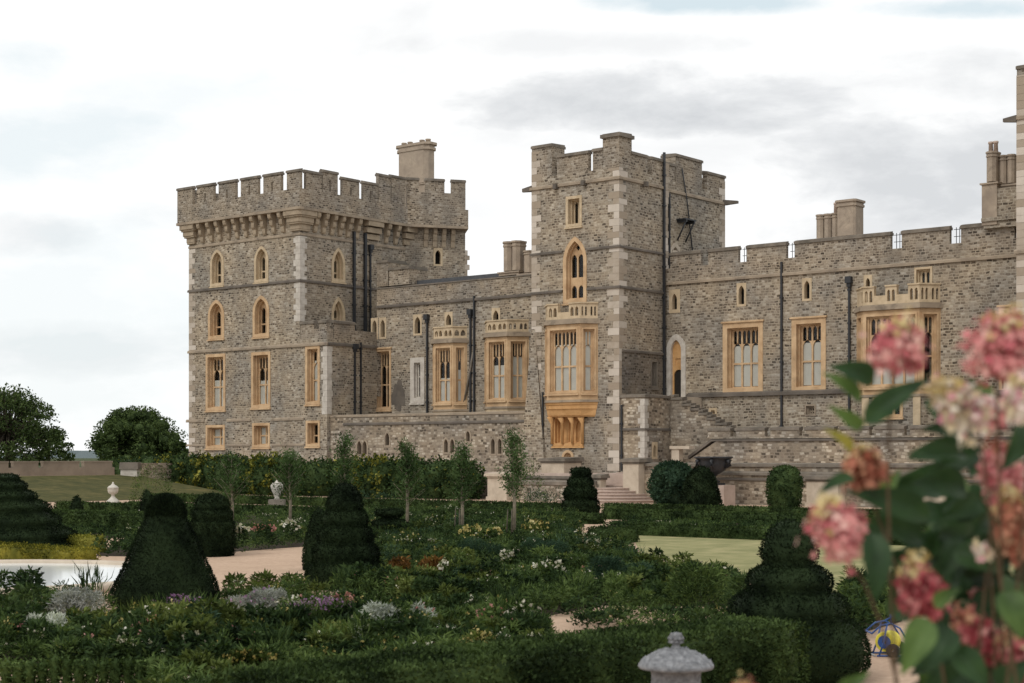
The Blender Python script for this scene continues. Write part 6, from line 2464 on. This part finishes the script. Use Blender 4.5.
mb = MB()
for dy in (-0.2, 0.2):
    mb.tube([rp(869, 632, dy), rp(878, 624, dy), rp(888, 622, dy), rp(897, 627, dy), rp(902, 636, dy)], 0.014, n=7)
    mb.tube([rp(876, 661, dy), rp(881, 640, dy), rp(884, 623, dy)], 0.014, n=7)
    mb.tube([rp(874, 660, dy), rp(900, 660, dy)], 0.014, n=7)
mb.tube([rp(888, 622, -0.2), rp(887, 614, -0.2), rp(894, 611, 0), rp(902, 614, 0.2), rp(888, 622, 0.2)], 0.014, n=7)
mb.tube([rp(869, 632, -0.2), rp(869, 632, 0.2)], 0.014, n=7)
mb.build('frame', M['blue'], hr)


def xdisc(c, r0, r1, w, m, name, seg=28, rings=1):
    """ring about an axis that points roughly at the eye"""
    mb = MB()
    ax = Vector((-0.55, -0.83, 0)).normalized()
    e1 = Vector((ax.y, -ax.x, 0))
    e2 = Vector((0, 0, 1))
    sec = [(r0, -w / 2), (r1, -w / 2), (r1 * 1.0, w / 2), (r0, w / 2)]
    if rings > 1:
        sec = [(r0, -w / 2)]
        for q in range(rings):
            x = -w / 2 + w * q / rings
            st = w / rings
            sec += [(r1 * 0.93, x + 0.02 * st), (r1, x + 0.3 * st), (r1, x + 0.7 * st), (r1 * 0.93, x + 0.98 * st)]
        sec += [(r0, w / 2)]
    b = []
    for i in range(seg):
        a = 2 * math.pi * i / seg
        st = len(mb.v)
        for r, x in sec:
            v = Vector(c) + ax * x + e1 * (r * math.cos(a)) + e2 * (r * math.sin(a))
            mb.v.append(tuple(v))
        b.append(st)
    m_ = len(sec)
    for i in range(seg):
        p, q = b[i], b[(i + 1) % seg]
        for j in range(m_):
            mb.f.append((p + j, q + j, q + (j + 1) % m_, p + (j + 1) % m_))
            mb.mi.append(0)
            mb.sm.append(False)
    return mb.build(name, m, hr)


cdr = at(888, 641, dr)
xdisc(cdr, 0.06, 0.155, 0.30, M['hose'], 'hose', rings=8)
axv = Vector((-0.55, -0.83, 0)).normalized()
for s_ in (-1, 1):
    xdisc(cdr + axv * 0.165 * s_, 0.03, 0.10, 0.02, M['blue'], 'drum_flange')
xdisc((rp(889, 661)[0], dr - 0.26, 0.105), 0.03, 0.105, 0.05, M['tyre'], 'wheel')
xdisc((rp(901, 661)[0], dr + 0.16, 0.105), 0.03, 0.105, 0.05, M['tyre'], 'wheel')
mb = MB()
mb.tube([(rp(889, 661)[0], dr - 0.26, 0.105), (rp(901, 661)[0], dr + 0.16, 0.105)], 0.015)
mb.tube([rp(872, 664, -0.2), rp(872, 664, 0.25)], 0.015)
mb.build('axle', M['steel'], hr)

# viewing terrace the picture is taken from
mb = MB()
mb.hexa([(-14, -6, 0.02), (14, -6, 0.02), (14, 7.5, 0.02), (-14, 7.5, 0.02), (-14, -6, 1.45), (14, -6, 1.45), (14, 7.5, 1.45), (-14, 7.5, 1.45)])
tag(mb.build('viewing_terrace', M['pier']), kind='structure')

# ================================================================== HYDRANGEA IN FRONT OF THE LENS
def petal_mat(name, stops):
    t = NT(name)
    g = t.node('ShaderNodeNewGeometry')
    c = t.ramp(g.outputs['Random Per Island'], stops)
    t.color(c)
    t.set(0.6, 0.2)
    tr = t.node('ShaderNodeBsdfTranslucent')
    t.link(c, tr.inputs['Color'])
    mx = t.node('ShaderNodeMixShader')
    mx.inputs[0].default_value = 0.3
    t.link(t.bsdf.outputs[0], mx.inputs[1])
    t.link(tr.outputs[0], mx.inputs[2])
    t.link(mx.outputs[0], t.out.inputs['Surface'])
    return t.m


PET = {
    'pink': petal_mat('pink_floret', [(0.0, (0.52, 0.13, 0.155)), (0.35, (0.66, 0.245, 0.25)), (0.7, (0.74, 0.37, 0.34)), (1.0, (0.83, 0.58, 0.51))]),
    'salmon': petal_mat('salmon_floret', [(0.0, (0.30, 0.085, 0.055)), (0.4, (0.45, 0.17, 0.11)), (0.75, (0.56, 0.27, 0.17)), (1.0, (0.62, 0.40, 0.25))]),
    'cream': petal_mat('cream_floret', [(0.0, (0.72, 0.60, 0.38)), (0.4, (0.84, 0.76, 0.60)), (0.65, (0.88, 0.82, 0.74)), (0.82, (0.80, 0.48, 0.50)), (1.0, (0.72, 0.26, 0.38))]),
    'deep': petal_mat('deep_pink_floret', [(0.0, (0.26, 0.035, 0.045)), (0.4, (0.42, 0.085, 0.10)), (0.75, (0.56, 0.17, 0.18)), (1.0, (0.68, 0.34, 0.31))]),
    'tip': petal_mat('yellow_green_bud', [(0.0, (0.45, 0.33, 0.12)), (0.5, (0.62, 0.50, 0.23)), (1.0, (0.80, 0.70, 0.45))]),
}
HL = {}
for nm, a, b_, c_ in (('h_dark', (0.022, 0.045, 0.016), (0.030, 0.062, 0.022), (0.044, 0.080, 0.029)),
                      ('h_light', (0.05, 0.085, 0.024), (0.085, 0.13, 0.036), (0.13, 0.18, 0.05)),
                      ('h_yellow', (0.16, 0.17, 0.03), (0.25, 0.24, 0.05), (0.36, 0.30, 0.06))):
    HL[nm] = fol('hydrangea_leaf_' + nm[2:], a, b_, c_, rough=0.5, trans=0.3, spec=0.3, nscale=9.0)
M['stem'] = plain('red_brown_stem', (0.085, 0.055, 0.03), 0.7, 0.2, var=0.3, scale=20)

hy = empty('hydrangea_shrub', (1.35, 4.1, 1.45), 'hydrangea shrub with pink and cream panicles and broad leaves, close by on the right', 'hydrangea')


def panicle(base, tip, r, mats, n, seed, tipmat='tip', fl=0.0185):
    """cone shaped flower head from base to tip made of four petalled florets"""
    lb = LB(seed)
    rng = lb.rng
    base, tip = np.array(base), np.array(tip)
    ax = tip - base
    L = np.linalg.norm(ax)
    ax /= L
    e1 = np.cross(ax, [0.2, 0.9, 0.3])
    e1 /= np.linalg.norm(e1)
    e2 = np.cross(ax, e1)
    t = rng.random(n) ** 1.15
    prof = np.interp(t, [0, 0.12, 0.36, 0.62, 0.82, 1.0], [0.55, 0.95, 1.0, 0.74, 0.34, 0.12])
    lump = 1 + 0.16 * np.sin(5 * t * 6 + seed)
    a = rng.random(n) * 2 * math.pi
    lump = lump * (1 + 0.14 * np.sin(3 * a + seed))
    k = np.sqrt(rng.uniform(0.06, 1.0, n)) * prof * r * lump
    C = base + np.outer(t * L, ax) + (np.cos(a) * k)[:, None] * e1 + (np.sin(a) * k)[:, None] * e2
    nt_ = max(7, n // 16)
    own = rng.integers(0, nt_, n)
    C = C[own] * 0.55 + C * 0.45 + rng.normal(size=(n, 3)) * r * 0.13
    t, a = t[own] * 0.6 + t * 0.4, a
    O = (np.cos(a))[:, None] * e1 + (np.sin(a))[:, None] * e2 + ax * (0.25 + 0.9 * t[:, None]) + rng.normal(size=(n, 3)) * 0.35
    O /= np.linalg.norm(O, axis=1)[:, None]
    # each floret is one island of 9 vertices: a cross of four overlapping petals
    q = rng.normal(size=(n, 3))
    S = np.cross(O, q)
    S /= np.linalg.norm(S, axis=1)[:, None]
    T = np.cross(O, S)
    f = fl * rng.uniform(0.7, 1.25, n)[:, None]
    f = np.where((t > 0.82)[:, None], f * 0.55, f)
    vs_ = [C]
    for i in range(8):
        an = math.pi / 4 * i
        rad = 0.62 if i % 2 else 0.30
        lift = 0.18 if i % 2 else -0.03
        d_ = S * math.cos(an) + T * math.sin(an)
        vs_.append(C + d_ * f * rad * 1.25 + O * f * lift)
    # widen petals: shoulders
    V = np.stack(vs_, 1).reshape(-1, 3)
    Q = []
    for i in range(4):
        a0, a1, a2 = 1 + 2 * i, 1 + 2 * i + 1, 1 + (2 * i + 2) % 8
        Q.append((0, a0, a1, a2))
    Qn = (np.arange(n)[:, None, None] * 9 + np.array(Q)[None]).reshape(-1, 4)
    lb.add(V, Qn, 0)
    mi = np.repeat(np.where(t > 0.76 + 0.08 * rng.normal(size=n), 1, 0), 4)
    lb.mi[-1] = mi
    # stalks inside
    sn = 26
    tt = rng.random(sn) * 0.75
    aa = rng.random(sn) * 6.28
    P = base + np.outer(tt * L * 0.8, ax)
    D = (np.cos(aa))[:, None] * e1 + (np.sin(aa))[:, None] * e2 + ax * 0.8
    D /= np.linalg.norm(D, axis=1)[:, None]
    lb.quads(P, D, r * 0.9, 0.004, 2)
    o = lb.build('flower_head', [PET[mats], PET[tipmat], M['stem']], None, hy)
    return o


stems_to = []
HEADS = [  # base px, tip px, half width px, distance, colour, florets
    ((893, 374), (906, 313), 32, 3.75, 'pink', 260, 'tip'),
    ((996, 378), (1014, 306), 40, 3.6, 'pink', 330, 'tip'),
    ((980, 428), (932, 378), 30, 3.7, 'cream', 200, 'tip'),
    ((868, 490), (860, 444), 29, 3.9, 'salmon', 190, 'tip'),
    ((846, 556), (822, 496), 34, 3.7, 'pink', 250, 'tip'),
    ((934, 624), (908, 552), 29, 3.8, 'deep', 210, 'tip'),
    ((1014, 500), (990, 436), 29, 3.9, 'pink', 190, 'salmon'),
    ((1028, 552), (1004, 484), 32, 3.8, 'salmon', 210, 'tip'),
    ((1030, 418), (1012, 374), 22, 3.5, 'cream', 110, 'tip'),
    ((990, 660), (960, 610), 32, 4.0, 'deep', 200, 'salmon'),
    ((1030, 690), (1005, 628), 30, 3.9, 'deep', 190, 'tip'),
    ((748, 708), (742, 678), 20, 3.9, 'salmon', 90, 'tip'),
    ((1000, 424), (988, 396), 20, 3.9, 'pink', 80, 'cream'),
    ((990, 560), (972, 538), 9, 3.8, 'cream', 26, 'tip'),
    ((1030, 470), (1012, 440), 16, 4.2, 'cream', 60, 'pink'),
    ((985, 612), (974, 590), 16, 4.3, 'deep', 60, 'pink'),
]
for i, (b_, t_, hw, d, col, n, tipm) in enumerate(HEADS):
    B, T = at(*b_, d), at(*t_, d - 0.03)
    panicle(B, T, hw * 1.0 * d / F, col, int(n * 2.7), 500 + i, tipm)
    stems_to.append((B, T, d))

root_pts = [Vector((1.05, 3.9, 1.45)), Vector((1.25, 4.1, 1.45)), Vector((1.4, 3.8, 1.45)), Vector((1.5, 4.3, 1.45))]
STEM_VIA = {0: (872, 560), 3: (925, 640), 4: (925, 640), 2: (985, 520), 5: (950, 690), 11: (900, 760)}
for i, (B, T, d) in enumerate(stems_to):
    via = STEM_VIA.get(i)
    r0 = root_pts[i % 4]
    mid = at(*via, d) if via else (B * 0.6 + r0 * 0.4) + Vector((0.03 * (i % 3), 0, 0.05))
    mb = MB()
    pts = []
    for q in range(9):
        t = q / 8
        p = r0 * (1 - t) ** 2 + mid * (2 * t * (1 - t)) + B * t * t
        pts.append(p)
    pts.append(B + (T - B) * 0.5)
    mb.tube(pts, [0.0052 - 0.00028 * q for q in range(9)] + [0.002], n=7)
    mb.build('stem', M['stem'], hy)


def leaf_mesh(base, tip, wid, seed, mat):
    """broad pointed leaf: midrib fold, arching, wavy rim"""
    rng = random.Random(seed)
    base, tip = Vector(base), Vector(tip)
    ax = tip - base
    L = ax.length
    ax = ax.normalized()
    toward = Vector((rng.uniform(-0.35, 0.35), -1.0, rng.uniform(0.1, 0.75))).normalized()
    s = ax.cross(toward).normalized()
    nrm = s.cross(ax).normalized()
    nu, nv = 10, 6
    mb = MB()
    idx = {}
    wave = rng.uniform(0, 6)
    for i in range(nu + 1):
        t = i / nu
        w = wid * (math.sin(math.pi * min(1, t ** 0.72)) ** 0.85) * (1 - 0.25 * t) * 1.12
        if i in (0, nu):
            w = 0.001
        for j in range(nv + 1):
            v = (j / nv - 0.5) * 2
            fold = abs(v) * w * 0.28
            arc = 0.16 * L * (4 * t * (1 - t)) * 0.6 - 0.10 * L * t * t
            rip = 0.03 * wid * math.sin(9 * t + wave + 2 * v) * abs(v)
            p = base + ax * (t * L) + s * (v * w / 2) + nrm * (arc + fold + rip)
            idx[i, j] = len(mb.v)
            mb.v.append(tuple(p))
    for i in range(nu):
        for j in range(nv):
            mb.f.append((idx[i, j], idx[i, j + 1], idx[i + 1, j + 1], idx[i + 1, j]))
            mb.mi.append(0)
            mb.sm.append(True)
    return mb.build('leaf', HL[mat], hy)


LEAVES = [
    ((874, 380), (831, 365), 24, 3.7, 'h_dark'), ((860, 402), (824, 371), 17, 3.7, 'h_light'), ((864, 424), (928, 377), 26, 3.7, 'h_dark'),
    ((862, 428), (830, 406), 15, 3.75, 'h_light'), ((852, 452), (826, 428), 13, 3.75, 'h_yellow'), ((994, 394), (950, 378), 12, 3.8, 'h_light'),
    ((966, 456), (908, 452), 26, 3.9, 'h_dark'), ((972, 436), (922, 428), 24, 3.9, 'h_dark'), ((854, 478), (818, 492), 15, 3.8, 'h_dark'),
    ((930, 518), (848, 490), 30, 3.9, 'h_dark'), ((922, 540), (864, 522), 30, 4.0, 'h_dark'), ((871, 532), (877, 602), 30, 3.6, 'h_dark'),
    ((966, 490), (914, 482), 32, 4.0, 'h_dark'), ((958, 540), (936, 586), 24, 4.0, 'h_dark'), ((1026, 424), (1004, 470), 28, 3.6, 'h_dark'),
    ((1010, 560), (950, 546), 34, 4.1, 'h_dark'), ((952, 552), (1008, 572), 32, 3.9, 'h_dark'), ((928, 618), (902, 674), 32, 3.5, 'h_light'),
    ((950, 626), (924, 674), 36, 3.6, 'h_dark'), ((950, 648), (990, 690), 30, 3.6, 'h_dark'), ((1000, 592), (1024, 640), 36, 3.6, 'h_light'),
    ((934, 606), (960, 588), 16, 3.7, 'h_light'), ((838, 690), (870, 672), 15, 3.7, 'h_light'), ((998, 366), (1022, 384), 22, 3.7, 'h_dark'),
    ((980, 500), (944, 518), 26, 4.1, 'h_dark'), ((900, 505), (862, 560), 22, 4.1, 'h_dark'), ((940, 470), (985, 450), 24, 4.1, 'h_dark'),
    ((1000, 520), (968, 500), 28, 4.2, 'h_dark'), ((984, 468), (1016, 486), 24, 4.1, 'h_dark'), ((1030, 600), (985, 590), 30, 4.2, 'h_dark'),
    ((975, 640), (1015, 660), 28, 4.0, 'h_dark'), ((940, 690), (985, 655), 30, 4.1, 'h_dark'), ((905, 560), (895, 600), 22, 4.2, 'h_dark'),
    ((880, 500), (900, 470), 18, 4.1, 'h_light'), ((1010, 400), (1030, 440), 22, 3.9, 'h_light'), ((925, 400), (960, 440), 14, 4.1, 'h_dark'),
    ((960, 580), (920, 570), 24, 4.2, 'h_dark'), ((1010, 620), (975, 600), 26, 4.3, 'h_dark'), ((940, 665), (915, 700), 20, 4.1, 'h_light'),
    ((1000, 690), (1030, 660), 30, 3.8, 'h_dark'), ((956, 600), (984, 640), 26, 4.2, 'h_dark'), ((930, 700), (940, 660), 20, 4.0, 'h_dark'),
]
for i, (b_, t_, w, d, m_) in enumerate(LEAVES):
    leaf_mesh(at(*b_, d), at(*t_, d - 0.04), w * d / F, 700 + i, m_)
FILL = {}


def leaf_into(mb, base, tip, wid, rng):
    base, tip = Vector(base), Vector(tip)
    ax = tip - base
    L = ax.length
    ax = ax.normalized()
    toward = Vector((rng.uniform(-0.6, 0.6), -1.0, rng.uniform(0.0, 0.9))).normalized()
    s = ax.cross(toward).normalized()
    nrm = s.cross(ax).normalized()
    b = len(mb.v)
    nu, nv = 7, 4
    for i in range(nu + 1):
        t = i / nu
        w = wid * (math.sin(math.pi * min(1, t ** 0.72)) ** 0.85) * (1 - 0.25 * t) * 1.12 if 0 < i < nu else 0.001
        for j in range(nv + 1):
            v = (j / nv - 0.5) * 2
            mb.v.append(tuple(base + ax * (t * L) + s * (v * w / 2) + nrm * (0.38 * L * t * (1 - t) - 0.1 * L * t * t + abs(v) * w * 0.28)))
    for i in range(nu):
        for j in range(nv):
            q = b + i * (nv + 1) + j
            mb.f.append((q, q + 1, q + nv + 2, q + nv + 1))
            mb.mi.append(0)
            mb.sm.append(True)


rng = random.Random(77)
fills = {'h_dark': MB(), 'h_light': MB()}
for i in range(300):
    y = rng.uniform(450, 720)
    x = rng.uniform(912 + max(0, 560 - y) * 0.2 + max(0, y - 600) * 0.25, 1075)
    d = rng.uniform(4.05, 5.0)
    a = rng.uniform(0, 6.28)
    L = rng.uniform(34, 52)
    leaf_into(fills['h_dark' if rng.random() < 0.88 else 'h_light'], at(x, y, d), at(x + L * math.cos(a), y + abs(L * math.sin(a)) * 0.8 - 8, d + rng.uniform(-0.12, 0.05)), rng.uniform(22, 32) * d / F, rng)
for k_, m_ in fills.items():
    o = m_.build('foliage', HL[k_], hy)
    o['kind'] = 'stuff'
